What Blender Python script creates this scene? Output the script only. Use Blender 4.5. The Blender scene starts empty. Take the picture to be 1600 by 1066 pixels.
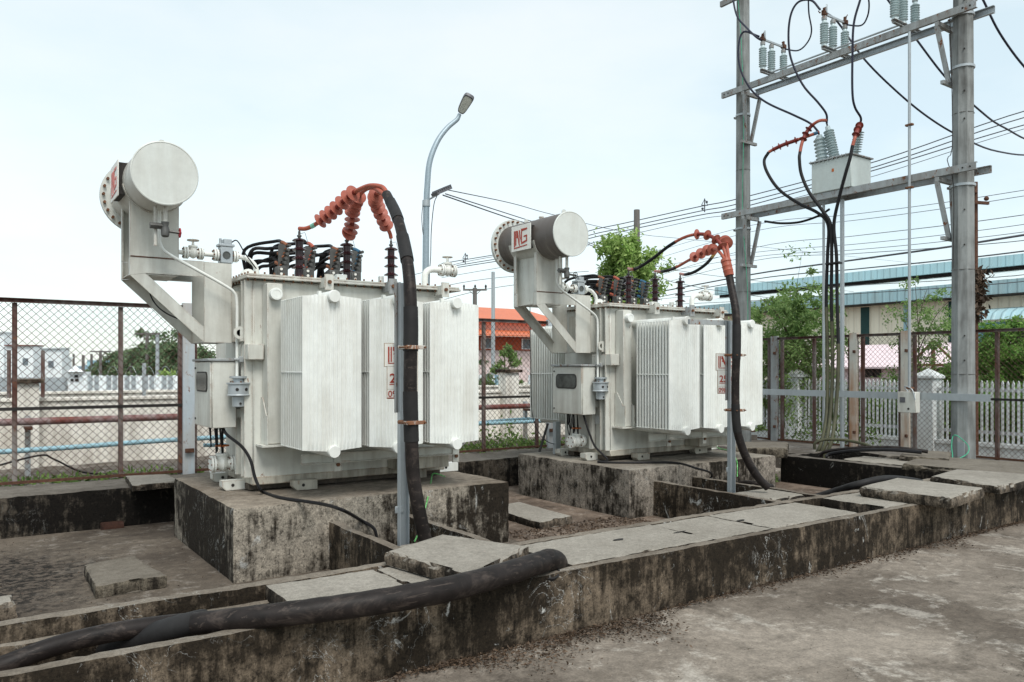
import bpy, math, random
import numpy as np
from mathutils import Vector, Matrix, noise
S = bpy.context.scene
C = S.collection
random.seed(7)
R = math.radians
# ------------------------------------------------------------------ camera, world, sun, exposure
F, CU, VH, EYE, HEAD = 1224.1, 800.0, 577.2, 1.62, 55.21      # focal length in photo pixels, horizon row, eye height, heading
cam_data = bpy.data.cameras.new('camera'); cam = bpy.data.objects.new('camera', cam_data); C.objects.link(cam)
cam.location = (0, 0, EYE); cam.rotation_euler = (R(90), 0, R(HEAD - 90))
cam_data.sensor_width = 36; cam_data.lens = 36 * F / 1600; cam_data.shift_y = (VH - 533) / 1600
cam_data.clip_start = 0.05; cam_data.clip_end = 3000
S.camera = cam
S.view_settings.view_transform = 'Standard'; S.view_settings.look = 'None'
S.view_settings.exposure = 0.24; S.view_settings.gamma = 1
SUN_EL, SUN_AZ = 54, -103            # degrees; azimuth measured counter-clockwise from +X
world = bpy.data.worlds.new('World'); S.world = world; world.use_nodes = True
def build_world():
    nt = world.node_tree; nt.nodes.clear(); L = nt.links.new
    out = nt.nodes.new('ShaderNodeOutputWorld'); add = nt.nodes.new('ShaderNodeAddShader')
    b1 = nt.nodes.new('ShaderNodeBackground'); b2 = nt.nodes.new('ShaderNodeBackground')
    sky = nt.nodes.new('ShaderNodeTexSky'); sky.sky_type = 'NISHITA'; sky.sun_disc = False
    sky.sun_elevation = R(SUN_EL); sky.sun_rotation = R(90 - SUN_AZ)
    L(sky.outputs[0], b1.inputs[0]); b1.inputs[1].default_value = 0.05
    tc = nt.nodes.new('ShaderNodeTexCoord'); mp = nt.nodes.new('ShaderNodeMapping'); mp.inputs['Scale'].default_value = (1, 1, 2.6)
    n1 = nt.nodes.new('ShaderNodeTexNoise'); n1.inputs['Scale'].default_value = 1.7; n1.inputs['Detail'].default_value = 9; n1.inputs['Roughness'].default_value = .55
    L(tc.outputs['Generated'], mp.inputs[0]); L(mp.outputs[0], n1.inputs['Vector'])
    cr = nt.nodes.new('ShaderNodeValToRGB')
    cr.color_ramp.elements[0].position = .36; cr.color_ramp.elements[0].color = (.585, .685, .69, 1)
    cr.color_ramp.elements[1].position = .66; cr.color_ramp.elements[1].color = (.765, .80, .765, 1)
    e = cr.color_ramp.elements.new(.5); e.color = (.69, .76, .735, 1)
    L(n1.outputs[0], cr.inputs[0]); L(cr.outputs[0], b2.inputs[0]); b2.inputs[1].default_value = .89
    L(b1.outputs[0], add.inputs[0]); L(b2.outputs[0], add.inputs[1]); L(add.outputs[0], out.inputs[0])
build_world()
sd = bpy.data.lights.new('sun', 'SUN'); sun = bpy.data.objects.new('sun', sd); C.objects.link(sun)
sd.energy = 2.4; sd.angle = R(26); sd.color = (1, .965, .91)
_d = Vector((math.cos(R(SUN_EL)) * math.cos(R(SUN_AZ)), math.cos(R(SUN_EL)) * math.sin(R(SUN_AZ)), math.sin(R(SUN_EL))))
sun.rotation_euler = _d.to_track_quat('Z', 'Y').to_euler()

# ------------------------------------------------------------------ measuring helper: photo pixel + one known coordinate -> point
_c, _s = math.cos(R(HEAD)), math.sin(R(HEAD))
def AT(u, v, d=None, x=None, y=None, z=None):
    r = (u - CU) / F; dz = -(v - VH) / F
    dx, dy = _c + r * _s, _s - r * _c
    if d is None:
        d = x / dx if x is not None else y / dy if y is not None else (z - EYE) / dz
    return Vector((dx * d, dy * d, dz * d + EYE))
# ------------------------------------------------------------------ materials
def nodes(name):
    m = bpy.data.materials.new(name); m.use_nodes = True
    nt = m.node_tree; b = nt.nodes['Principled BSDF']
    return m, nt, b
class G:
    """small node graph writer"""
    def __init__(s, nt): s.nt = nt
    def n(s, t, **k):
        o = s.nt.nodes.new(t)
        for a, v in k.items(): setattr(o, a, v)
        return o
    def L(s, a, b): s.nt.links.new(a, b)
    def pos(s, sc=(1, 1, 1), obj=False):
        m = s.n('ShaderNodeMapping'); m.inputs['Scale'].default_value = sc
        if obj: s.L(s.n('ShaderNodeTexCoord').outputs['Object'], m.inputs[0])
        else: s.L(s.n('ShaderNodeNewGeometry').outputs['Position'], m.inputs[0])
        return m.outputs[0]
    def noise(s, vec, scale, detail=5, rough=.55, dist=0):
        o = s.n('ShaderNodeTexNoise'); o.inputs['Scale'].default_value = scale; o.inputs['Detail'].default_value = detail
        o.inputs['Roughness'].default_value = rough; o.inputs['Distortion'].default_value = dist; s.L(vec, o.inputs['Vector']); return o.outputs[0]
    def ramp(s, v, *st):
        o = s.n('ShaderNodeValToRGB'); e = o.color_ramp.elements
        while len(e) < len(st): e.new(.5)
        for i, (p, c) in enumerate(st):
            e[i].position = p; e[i].color = (c, c, c, 1) if not isinstance(c, tuple) else (*c, 1)
        s.L(v, o.inputs[0]); return o.outputs[0]
    def mix(s, f, a, b, mode='MIX'):
        o = s.n('ShaderNodeMix', data_type='RGBA', blend_type=mode)
        for i, v in ((0, f), (6, a), (7, b)):
            if isinstance(v, bpy.types.NodeSocket): s.L(v, o.inputs[i])
            else: o.inputs[i].default_value = v if i == 0 else (*v, 1)
        return o.outputs[2]
    def math(s, op, a, b=0):
        o = s.n('ShaderNodeMath', operation=op)
        for i, v in enumerate((a, b)):
            if isinstance(v, bpy.types.NodeSocket): s.L(v, o.inputs[i])
            else: o.inputs[i].default_value = v
        return o.outputs[0]
    def bump(s, h, strength, dist, bsdf):
        o = s.n('ShaderNodeBump'); o.inputs['Strength'].default_value = strength; o.inputs['Distance'].default_value = dist
        s.L(h, o.inputs['Height']); s.L(o.outputs[0], bsdf.inputs['Normal'])
    def nz(s):
        x = s.n('ShaderNodeSeparateXYZ'); s.L(s.n('ShaderNodeNewGeometry').outputs['True Normal'], x.inputs[0]); return x.outputs[2]
    def z(s):
        x = s.n('ShaderNodeSeparateXYZ'); s.L(s.n('ShaderNodeNewGeometry').outputs['Position'], x.inputs[0]); return x.outputs[2]
def concrete(name, side_l, side_d, top_l, top_d, thr=.5, white=.5, tex=1.0, moss=.03):
    """cast concrete: mould streaks run down the upright faces, tops are dustier; pale lime bloom"""
    m, nt, b = nodes(name); g = G(nt)
    p = g.pos(); st = g.pos((4.5, 4.5, .7)); st2 = g.pos((24, 24, 4.5))
    big = g.noise(p, 1.1, 8, .6); streak = g.noise(st, 1, 7, .65, .9); fs = g.noise(st2, 1, 5, .7); fine = g.noise(p, 85, 4, .65); mid = g.noise(p, 9, 7, .7)
    f = g.math('ADD', g.math('MULTIPLY', streak, .30), g.math('ADD', g.math('MULTIPLY', big, .42), g.math('MULTIPLY', fs, .26)))
    f = g.math('ADD', f, g.math('MULTIPLY', mid, .42))
    nxs = g.n('ShaderNodeSeparateXYZ'); g.L(g.n('ShaderNodeNewGeometry').outputs['True Normal'], nxs.inputs[0])
    f = g.math('SUBTRACT', f, g.math('MULTIPLY', g.math('MAXIMUM', g.math('MULTIPLY', nxs.outputs[0], -1), 0), moss))
    drip = g.ramp(g.noise(g.pos((11, 11, 1.1)), 1, 6, .75), (.47, 0.), (.60, 1.))
    f = g.math('SUBTRACT', f, g.math('MULTIPLY', drip, .045)); f = g.math('ADD', f, g.math('MULTIPLY', g.math('SUBTRACT', g.noise(g.pos(), .55, 3), .5), .13))
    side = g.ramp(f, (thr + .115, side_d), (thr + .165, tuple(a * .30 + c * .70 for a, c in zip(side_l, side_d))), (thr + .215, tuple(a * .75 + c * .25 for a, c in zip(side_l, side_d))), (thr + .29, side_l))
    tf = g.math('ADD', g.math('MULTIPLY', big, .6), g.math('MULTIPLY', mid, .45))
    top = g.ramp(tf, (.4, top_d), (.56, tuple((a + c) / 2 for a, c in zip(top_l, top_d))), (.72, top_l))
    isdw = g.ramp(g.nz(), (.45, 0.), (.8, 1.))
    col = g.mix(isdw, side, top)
    # lime bloom, drips
    wv = g.noise(g.pos((3.2, 3.2, 1.7)), 1.6, 6, .72, 1.2)
    wf = g.math('MULTIPLY', g.ramp(wv, (.625, 0.), (.70, 1.)), g.math('SUBTRACT', 1, isdw))
    ridge = g.ramp(g.math('ABSOLUTE', g.math('SUBTRACT', g.noise(g.pos((2.4, 2.4, 2.0)), 2.1, 5, .6, 1.6), .5)), (0, 1.), (.006, 0.))
    ridge = g.math('MULTIPLY', ridge, g.ramp(g.noise(p, 1.9, 3), (.52, 0.), (.62, 1.)))
    wf = g.math('MULTIPLY', g.math('MAXIMUM', wf, g.math('MULTIPLY', ridge, .8)), white)
    col = g.mix(wf, col, (.42, .42, .40))
    # black speckle of lichen, fine sand grain
    sp = g.ramp(g.noise(p, 34, 6, .85), (.38, .25), (.47, 1.))
    col = g.mix(g.math('SUBTRACT', 1, g.math('MULTIPLY', isdw, .72)), col, g.mix(1.0, col, sp, 'MULTIPLY'))
    gr = g.mix(1.0, g.ramp(fine, (.3, .62), (.7, 1.38)), g.ramp(g.noise(p, 26, 5, .75), (.35, .72), (.65, 1.22)), 'MULTIPLY')
    col = g.mix(g.math('SUBTRACT', 1, g.math('MULTIPLY', isdw, .5)), col, g.mix(1.0, col, gr, 'MULTIPLY'))
    g.L(col, b.inputs['Base Color']); b.inputs['Roughness'].default_value = .93; b.inputs['Specular IOR Level'].default_value = .2
    h = g.math('ADD', g.math('MULTIPLY', fine, .25), g.math('ADD', mid, g.math('MULTIPLY', fs, .5)))
    g.bump(h, .7 * tex, .014, b)
    return m
def ground_mat(name, light, dark, pale, dust, sc=1.0, wet=None):
    m, nt, b = nodes(name); g = G(nt); p = g.pos()
    a = g.noise(p, .55 * sc, 8, .62, .4); c2 = g.noise(p, 2.3 * sc, 8, .68, .8); fine = g.noise(p, 70, 4, .7); mid = g.noise(p, 13, 7, .72)
    col = g.mix(g.ramp(a, (.40, 0.), (.60, 1.)), dark, light)
    col = g.mix(g.math('MULTIPLY', g.ramp(g.math('ADD', g.math('MULTIPLY', c2, .7), g.math('MULTIPLY', mid, .3)), (.53, 0.), (.60, 1.)), dust), col, pale)
    col = g.mix(g.math('MULTIPLY', g.ramp(g.noise(p, 1.4 * sc, 7, .7, .6), (.56, 0.), (.64, 1.)), .6), col, tuple(x * .55 for x in dark))
    col = g.mix(1.0, col, g.ramp(mid, (.32, .72), (.64, 1.18)), 'MULTIPLY')
    col = g.mix(1.0, col, g.ramp(fine, (.3, .75), (.7, 1.22)), 'MULTIPLY')
    col = g.mix(1.0, col, g.ramp(g.noise(p, 30, 5, .85), (.30, .3), (.38, 1.)), 'MULTIPLY')
    if wet:      # a damp mossy patch with a ragged edge round a centre point
        dv = g.n('ShaderNodeVectorMath', operation='DISTANCE'); g.L(g.pos(), dv.inputs[0]); dv.inputs[1].default_value = wet[:3]
        q = g.math('ADD', dv.outputs['Value'], g.math('MULTIPLY', g.math('SUBTRACT', g.noise(g.pos((1, 1, 1)), 4, 7, .8), .5), 2.4))
        col = g.mix(g.ramp(g.math('DIVIDE', q, wet[3] * 1.4), (.50, 1.), (.86, 0.)), col, g.mix(g.ramp(g.noise(g.pos((14, 14, 8)), 1, 7, .8), (.47, 0.), (.55, 1.)), tuple(x * .16 for x in dark), tuple(x * 1.3 for x in dark)))
    crk = g.ramp(g.math('ABSOLUTE', g.math('SUBTRACT', g.noise(g.pos((1, 1, 1)), .75 * sc, 6, .62, 1.1), .5)), (0, 1.), (.0028, 0.))
    crk = g.math('MULTIPLY', crk, g.ramp(g.noise(p, .9, 3), (.50, 0.), (.58, .8)))
    col = g.mix(crk, col, tuple(x * .25 for x in dark))
    fl = g.ramp(g.noise(g.pos((.5, 1.6, 1)), 1.3 * sc, 7, .72, .9), (.56, 0.), (.66, .65)); col = g.mix(fl, col, tuple(x * .62 for x in dark))
    g.L(col, b.inputs['Base Color']); b.inputs['Roughness'].default_value = .9; b.inputs['Specular IOR Level'].default_value = .2
    g.bump(g.math('ADD', g.math('MULTIPLY', fine, .4), mid), .45, .012, b)
    return m
def paint(name, col, dirt=(.16, .13, .09), amt=.35, rust=.0, rough=.45, streak=True, metallic=0, spots=.66, edge=0):
    m, nt, b = nodes(name); g = G(nt); p = g.pos()
    s = g.noise(g.pos((9, 9, .9)) if streak else p, 1 if streak else 7, 7, .65, .2)
    big = g.noise(p, 1.7, 5); mid = g.noise(p, 14, 6, .7)
    f = g.math('ADD', g.math('MULTIPLY', s, .55), g.math('MULTIPLY', big, .45))
    c = g.mix(g.math('MULTIPLY', g.ramp(f, (.43, 0.), (.64, 1.)), amt), col, dirt)
    c = g.mix(1.0, c, g.ramp(mid, (.3, .93), (.7, 1.04)), 'MULTIPLY')
    if edge:
        bv = g.n('ShaderNodeBevel', samples=3); bv.inputs['Radius'].default_value = .016
        dt = g.n('ShaderNodeVectorMath', operation='DOT_PRODUCT'); g.L(bv.outputs[0], dt.inputs[0]); g.L(g.n('ShaderNodeNewGeometry').outputs['Normal'], dt.inputs[1])
        em = g.math('MULTIPLY', g.ramp(g.math('SUBTRACT', 1, dt.outputs['Value']), (.01, 0.), (.10, 1.)), g.ramp(g.noise(g.pos(), 6, 6, .75), (.44, 0.), (.60, 1.)))
        c = g.mix(g.math('MULTIPLY', em, edge), c, (.20, .10, .05))
    if rust:
        rv = g.noise(g.pos((4, 4, 2.2)), 3.2, 8, .75, .3)
        rf = g.ramp(rv, (spots - .02, 0.), (spots + .03, 1.))
        rc = g.mix(g.noise(p, 40, 4), (.07, .025, .012), (.30, .11, .035))
        c = g.mix(g.math('MULTIPLY', rf, rust), c, rc)
        g.L(g.math('ADD', rough, g.math('MULTIPLY', rf, .4)), b.inputs['Roughness'])
    else: b.inputs['Roughness'].default_value = rough
    g.L(c, b.inputs['Base Color']); b.inputs['Metallic'].default_value = metallic
    b.inputs['Specular IOR Level'].default_value = .35
    g.bump(mid, .08, .004, b)
    return m
def plain(name, col, rough=.6, metallic=0, var=.25, sc=20):
    m, nt, b = nodes(name); g = G(nt)
    c = g.mix(1.0, col, g.ramp(g.noise(g.pos(), sc, 5, .65), (.3, 1 - var), (.7, 1 + var)), 'MULTIPLY')
    g.L(c, b.inputs['Base Color']); b.inputs['Roughness'].default_value = rough; b.inputs['Metallic'].default_value = metallic
    b.inputs['Specular IOR Level'].default_value = .35
    return m
def leafmat(name, c1, c2, trans=.35):
    m, nt, b = nodes(name); g = G(nt)
    ri = g.n('ShaderNodeNewGeometry').outputs['Random Per Island']
    c = g.mix(ri, c1, c2); c = g.mix(1.0, c, g.ramp(g.noise(g.pos(), 1.3, 3), (.35, .75), (.65, 1.2)), 'MULTIPLY')
    g.L(c, b.inputs['Base Color']); b.inputs['Roughness'].default_value = .6; b.inputs['Specular IOR Level'].default_value = .25
    t = g.n('ShaderNodeBsdfTranslucent'); mx = g.n('ShaderNodeMixShader'); mx.inputs[0].default_value = trans
    g.L(c, t.inputs[0]); g.L(b.outputs[0], mx.inputs[1]); g.L(t.outputs[0], mx.inputs[2])
    g.L(mx.outputs[0], nt.nodes['Material Output'].inputs[0]); return m
def ribbed(name, col, dirt, amt, axis='Y', pitch=.25, rough=.5):
    """painted profiled steel sheet; ribs as bump along one world axis"""
    m, nt, b = nodes(name); g = G(nt)
    s = g.noise(g.pos((1.2, 1.2, .3)), 1, 6, .65)
    c = g.mix(g.math('MULTIPLY', g.ramp(s, (.45, 0.), (.7, 1.)), amt), col, dirt)
    x = g.n('ShaderNodeSeparateXYZ'); g.L(g.pos(), x.inputs[0])
    fr = g.math('FRACT', g.math('DIVIDE', x.outputs['XYZ'.index(axis)], pitch))
    rb = g.ramp(fr, (0, 0.), (.12, 1.), (.3, 1.), (.42, 0.))
    c = g.mix(g.math('MULTIPLY', g.ramp(fr, (.40, 0.), (.44, 1.), (.52, 0.)), .5), c, tuple(v * .55 for v in col))
    g.L(c, b.inputs['Base Color']); b.inputs['Roughness'].default_value = rough; g.bump(rb, .8, .05, b); return m

def drum_mat(name, light, dark, bias):
    """rain worn paint on a lying drum: mould streaks run round the shell, heaviest on its top"""
    m, nt, b = nodes(name); g = G(nt)
    s = g.noise(g.pos((2.2, 17, 1.5)), 1, 7, .7, .4); big = g.noise(g.pos(), 2.3, 5, .6); fine = g.noise(g.pos((9, 60, 9)), 1, 5, .7)
    f = g.math('ADD', g.math('ADD', g.math('MULTIPLY', s, .6), g.math('MULTIPLY', big, .25)), g.math('MULTIPLY', fine, .2))
    f = g.math('ADD', f, g.math('MULTIPLY', g.nz(), .14))
    c = g.mix(g.ramp(f, (.46 - bias, 0.), (.58 - bias, .75), (.74 - bias, 1.)), light, dark)
    g.L(c, b.inputs['Base Color']); b.inputs['Roughness'].default_value = .5; g.bump(s, .1, .005, b); return m
M = {}
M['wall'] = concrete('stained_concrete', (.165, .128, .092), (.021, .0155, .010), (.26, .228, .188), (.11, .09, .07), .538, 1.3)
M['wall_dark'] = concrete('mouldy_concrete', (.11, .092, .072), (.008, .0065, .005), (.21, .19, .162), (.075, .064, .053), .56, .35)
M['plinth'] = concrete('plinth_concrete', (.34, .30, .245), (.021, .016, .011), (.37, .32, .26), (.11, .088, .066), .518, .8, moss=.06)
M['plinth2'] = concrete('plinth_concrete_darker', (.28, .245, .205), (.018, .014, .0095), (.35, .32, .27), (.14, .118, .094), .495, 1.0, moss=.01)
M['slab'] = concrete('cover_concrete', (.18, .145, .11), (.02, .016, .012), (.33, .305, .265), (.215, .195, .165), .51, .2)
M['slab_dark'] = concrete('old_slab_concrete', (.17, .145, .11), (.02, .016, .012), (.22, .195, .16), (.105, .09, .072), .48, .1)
M['yard'] = ground_mat('yard_concrete', (.255, .219, .181), (.108, .088, .07), (.40, .37, .325), .5)
M['pit'] = ground_mat('pit_floor', (.14, .115, .09), (.075, .06, .047), (.27, .245, .215), .4, 1.6, wet=(-.25, 7.15, 0, 1.15))
M['dirt'] = ground_mat('brown_gravel', (.19, .145, .112), (.09, .066, .05), (.27, .235, .20), .5, 3)
M['shelf'] = ground_mat('dusty_ground', (.19, .17, .15), (.10, .085, .07), (.28, .26, .24), .6, 1.5)
M['rad'] = paint('radiator_white_paint', (.775, .795, .76), (.42, .38, .31), .38, .4, .42, spots=.72)
M['tank'] = paint('tank_cream_paint', (.60, .605, .555), (.22, .185, .14), .45, .8, .45, spots=.665, edge=.8)
M['tanklow'] = paint('tank_grimy_shaded_paint', (.46, .43, .36), (.07, .052, .036), .9, .6, .5, spots=.64, edge=.9)  # lower tank grime, its dirt tone deepened as painted contact shade
M['skid'] = plain('grimy_shaded_base_steel', (.075, .06, .045), .7, 0, .5)  # grimy steel set near black, painting the tank's contact shadow into it
M['drumw'] = paint('drum_white_paint', (.62, .645, .61), (.40, .38, .33), .4, .4, .4, spots=.70)
M['drum'] = drum_mat('drum_weathered_paint', (.58, .57, .52), (.20, .18, .155), -.05)
M['drumdark'] = drum_mat('drum_blackened_paint', (.36, .33, .285), (.085, .07, .061), .24)
M['galv'] = paint('galvanised_steel', (.42, .46, .48), (.26, .27, .27), .4, .0, .42, metallic=.35)
M['galvrust'] = paint('rusty_galvanised_steel', (.36, .385, .39), (.17, .15, .13), .75, .95, .6, metallic=.15, spots=.585)
M['frame'] = paint('flaking_red_paint', (.085, .035, .026), (.25, .24, .225), .85, .6, .75, metallic=.05, spots=.60)
M['bluepost'] = paint('pale_blue_rusted_paint', (.44, .50, .54), (.42, .30, .20), .6, 1., .6, spots=.62)
M['wire'] = plain('rusty_wire', (.085, .045, .034), .8, .2)
M['bolt'] = plain('rusty_bolt', (.16, .075, .04), .8, .1, .4)
M['rusty'] = plain('rusty_steel', (.095, .045, .028), .85, .1, .5, 30)
M['black'] = plain('black_cable_jacket', (.012, .0115, .0125), .5, 0, .3, 9); M['black'].node_tree.nodes['Principled BSDF'].inputs['Specular IOR Level'].default_value = .18
M['tape'] = plain('grey_tape_wrap', (.021, .020, .020), .6, 0, .3, 6); M['tape'].node_tree.nodes['Principled BSDF'].inputs['Specular IOR Level'].default_value = .18
M['hose'] = plain('dusty_black_pipe', (.016, .0125, .0115), .5, 0, .5, 9); M['hose'].node_tree.nodes['Principled BSDF'].inputs['Specular IOR Level'].default_value = .18
def _scuff():
    m = M['hose']; nt = m.node_tree; g = G(nt); b = nt.nodes['Principled BSDF']; old = b.inputs['Base Color'].links[0].from_socket
    f = g.ramp(g.noise(g.pos((5, 9, 9)), 1, 8, .75, .6), (.52, 0.), (.66, .55)); f2 = g.ramp(g.noise(g.pos((3, 40, 40)), 1, 4, .7), (.60, 0.), (.64, .5))
    c = g.mix(g.math('MAXIMUM', f, f2), old, (.085, .066, .056)); g.L(c, b.inputs['Base Color'])
_scuff()
M['mossy'] = plain('mossy_cable_jacket', (.06, .06, .032), .65, 0, .4, 6)
M['core'] = plain('brown_red_cable_core', (.34, .085, .05), .45, 0, .2, 12)
M['shed'] = plain('red_rubber_shed', (.36, .105, .072), .5, 0, .18, 10)
M['darkshed'] = plain('dark_red_rubber', (.19, .03, .022), .45, 0, .2, 10)
M['porc'] = plain('brown_glazed_porcelain', (.030, .012, .014), .12, 0, .2, 8)
M['porcg'] = plain('pale_glazed_porcelain', (.46, .55, .56), .3, 0, .12, 8)
M['lug'] = plain('dull_terminal_metal', (.105, .105, .10), .5, .5, .25)
M['dark'] = plain('dark_metal', (.035, .032, .03), .6, .2, .3); M['dark'].node_tree.nodes['Principled BSDF'].inputs['Specular IOR Level'].default_value = .18
M['sleeve'] = plain('brown_heatshrink', (.20, .075, .035), .5, 0, .3)
M['red'] = plain('red_paint', (.35, .03, .04), .5)
M['orange'] = plain('orange_handwheel', (.48, .13, .03), .6, 0, .3)
M['tan'] = plain('stained_sign_edge', (.30, .20, .12), .7)
M['sign'] = plain('white_sign_panel', (.72, .71, .66), .5, 0, .05)
M['signred'] = plain('dark_red_lettering', (.36, .05, .03), .6, 0, .15)
M['signpink'] = plain('faded_red_lettering', (.52, .16, .14), .6, 0, .25)
M['green'] = plain('green_wire', (.05, .34, .20), .4)
M['yellowgreen'] = plain('earth_wire', (.12, .40, .12), .4, 0, .8, 60)
M['bluetape'] = plain('blue_tape', (.03, .11, .19), .4)
M['teal'] = plain('green_tape', (.18, .42, .33), .5)
M['yellow'] = plain('yellow_band', (.6, .42, .1), .5)
M['pole'] = paint('concrete_pole', (.27, .285, .28), (.085, .085, .08), 1.0, .0, .85)
M['poledark'] = paint('old_concrete_pole', (.17, .16, .15), (.08, .07, .06), .6, .0, .85)
M['lamp'] = plain('lamp_housing', (.12, .12, .13), .5, .2)
M['lens'] = plain('lamp_lens', (.66, .68, .62), .3)
M['lampole'] = plain('grey_blue_lamp_post', (.30, .37, .41), .45, .3, .1)
M['glass'] = plain('dusty_window', (.07, .075, .07), .15, 0, .6, 9)
M['vt'] = paint('voltage_box_paint', (.56, .62, .60), (.42, .44, .40), .3, .2, .4, spots=.75)
M['rustpost'] = paint('rust_stained_cream_post', (.56, .54, .48), (.36, .16, .065), .85, .5, .65, spots=.62)
M['line'] = plain('overhead_line', (.06, .065, .075), .5)
M['lineblue'] = plain('dark_blue_jacket', (.028, .03, .048), .45); M['lineblue'].node_tree.nodes['Principled BSDF'].inputs['Specular IOR Level'].default_value = .18
M['bluepipe'] = plain('blue_plastic_pipe', (.32, .52, .60), .45, 0, .15)
M['redpipe'] = paint('red_brown_pipe', (.17, .04, .028), (.36, .33, .33), .8, 0, .55, streak=False)
M['cream'] = paint('cream_plaster', (.82, .79, .72), (.22, .18, .14), .6, 0, .85)
M['white'] = paint('white_masonry', (.62, .65, .65), (.33, .32, .29), .5, 0, .8)
M['pink'] = plain('pink_roof_sheet', (.72, .58, .60), .6, 0, .1, 2)
M['teals'] = ribbed('teal_profiled_sheet', (.36, .55, .60), (.30, .38, .38), .6, 'Y', .45)
M['palesheet'] = ribbed('pale_roof_sheet', (.62, .69, .69), (.48, .53, .53), .5, 'Y', .9)
M['creams'] = ribbed('cream_profiled_sheet', (.90, .84, .68), (.70, .62, .47), .3, 'Y', .55)
M['tealdark'] = plain('dark_teal_strip', (.012, .055, .052), .6)
M['tealdoor'] = ribbed('blue_door_sheet', (.18, .38, .46), (.12, .2, .22), .5, 'Y', .5)
M['oroof'] = ribbed('orange_roof_tile', (.62, .155, .06), (.40, .13, .07), .4, 'X', .4)
M['oroof2'] = ribbed('faded_orange_roof', (.70, .36, .27), (.5, .24, .18), .4, 'X', .4)
M['owall'] = plain('orange_fascia', (.40, .075, .03), .7, 0, .15, 1)
M['pwall'] = plain('pale_pink_wall', (.66, .54, .52), .8, 0, .12, 1)
M['white_far'] = plain('white_painted_wall', (.80, .84, .85), .8, 0, .08, .5)
M['greywin'] = plain('grey_window', (.16, .19, .21), .4, 0, .2)
M['bark'] = plain('bark', (.10, .075, .055), .9, 0, .4)
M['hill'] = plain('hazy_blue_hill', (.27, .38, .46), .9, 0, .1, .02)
M['leafA'] = leafmat('leaf_fresh_green', (.18, .31, .07), (.40, .52, .18), .45)
M['leafB'] = leafmat('leaf_mid_green', (.11, .20, .06), (.28, .40, .14), .45)
M['leafC'] = leafmat('leaf_hazed_green', (.10, .16, .085), (.20, .27, .14))  # dark green lightened so the leaf colour carries the distance haze
M['leafD'] = leafmat('leaf_hedge', (.07, .17, .035), (.26, .42, .10), .4)
M['litter'] = leafmat('dead_leaves', (.035, .024, .017), (.12, .08, .052), .1)
M['veg'] = leafmat('ground_vegetation', (.06, .13, .03), (.22, .33, .09))
M['brick'] = plain('wet_brick', (.045, .018, .011), .7, 0, .5)
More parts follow.
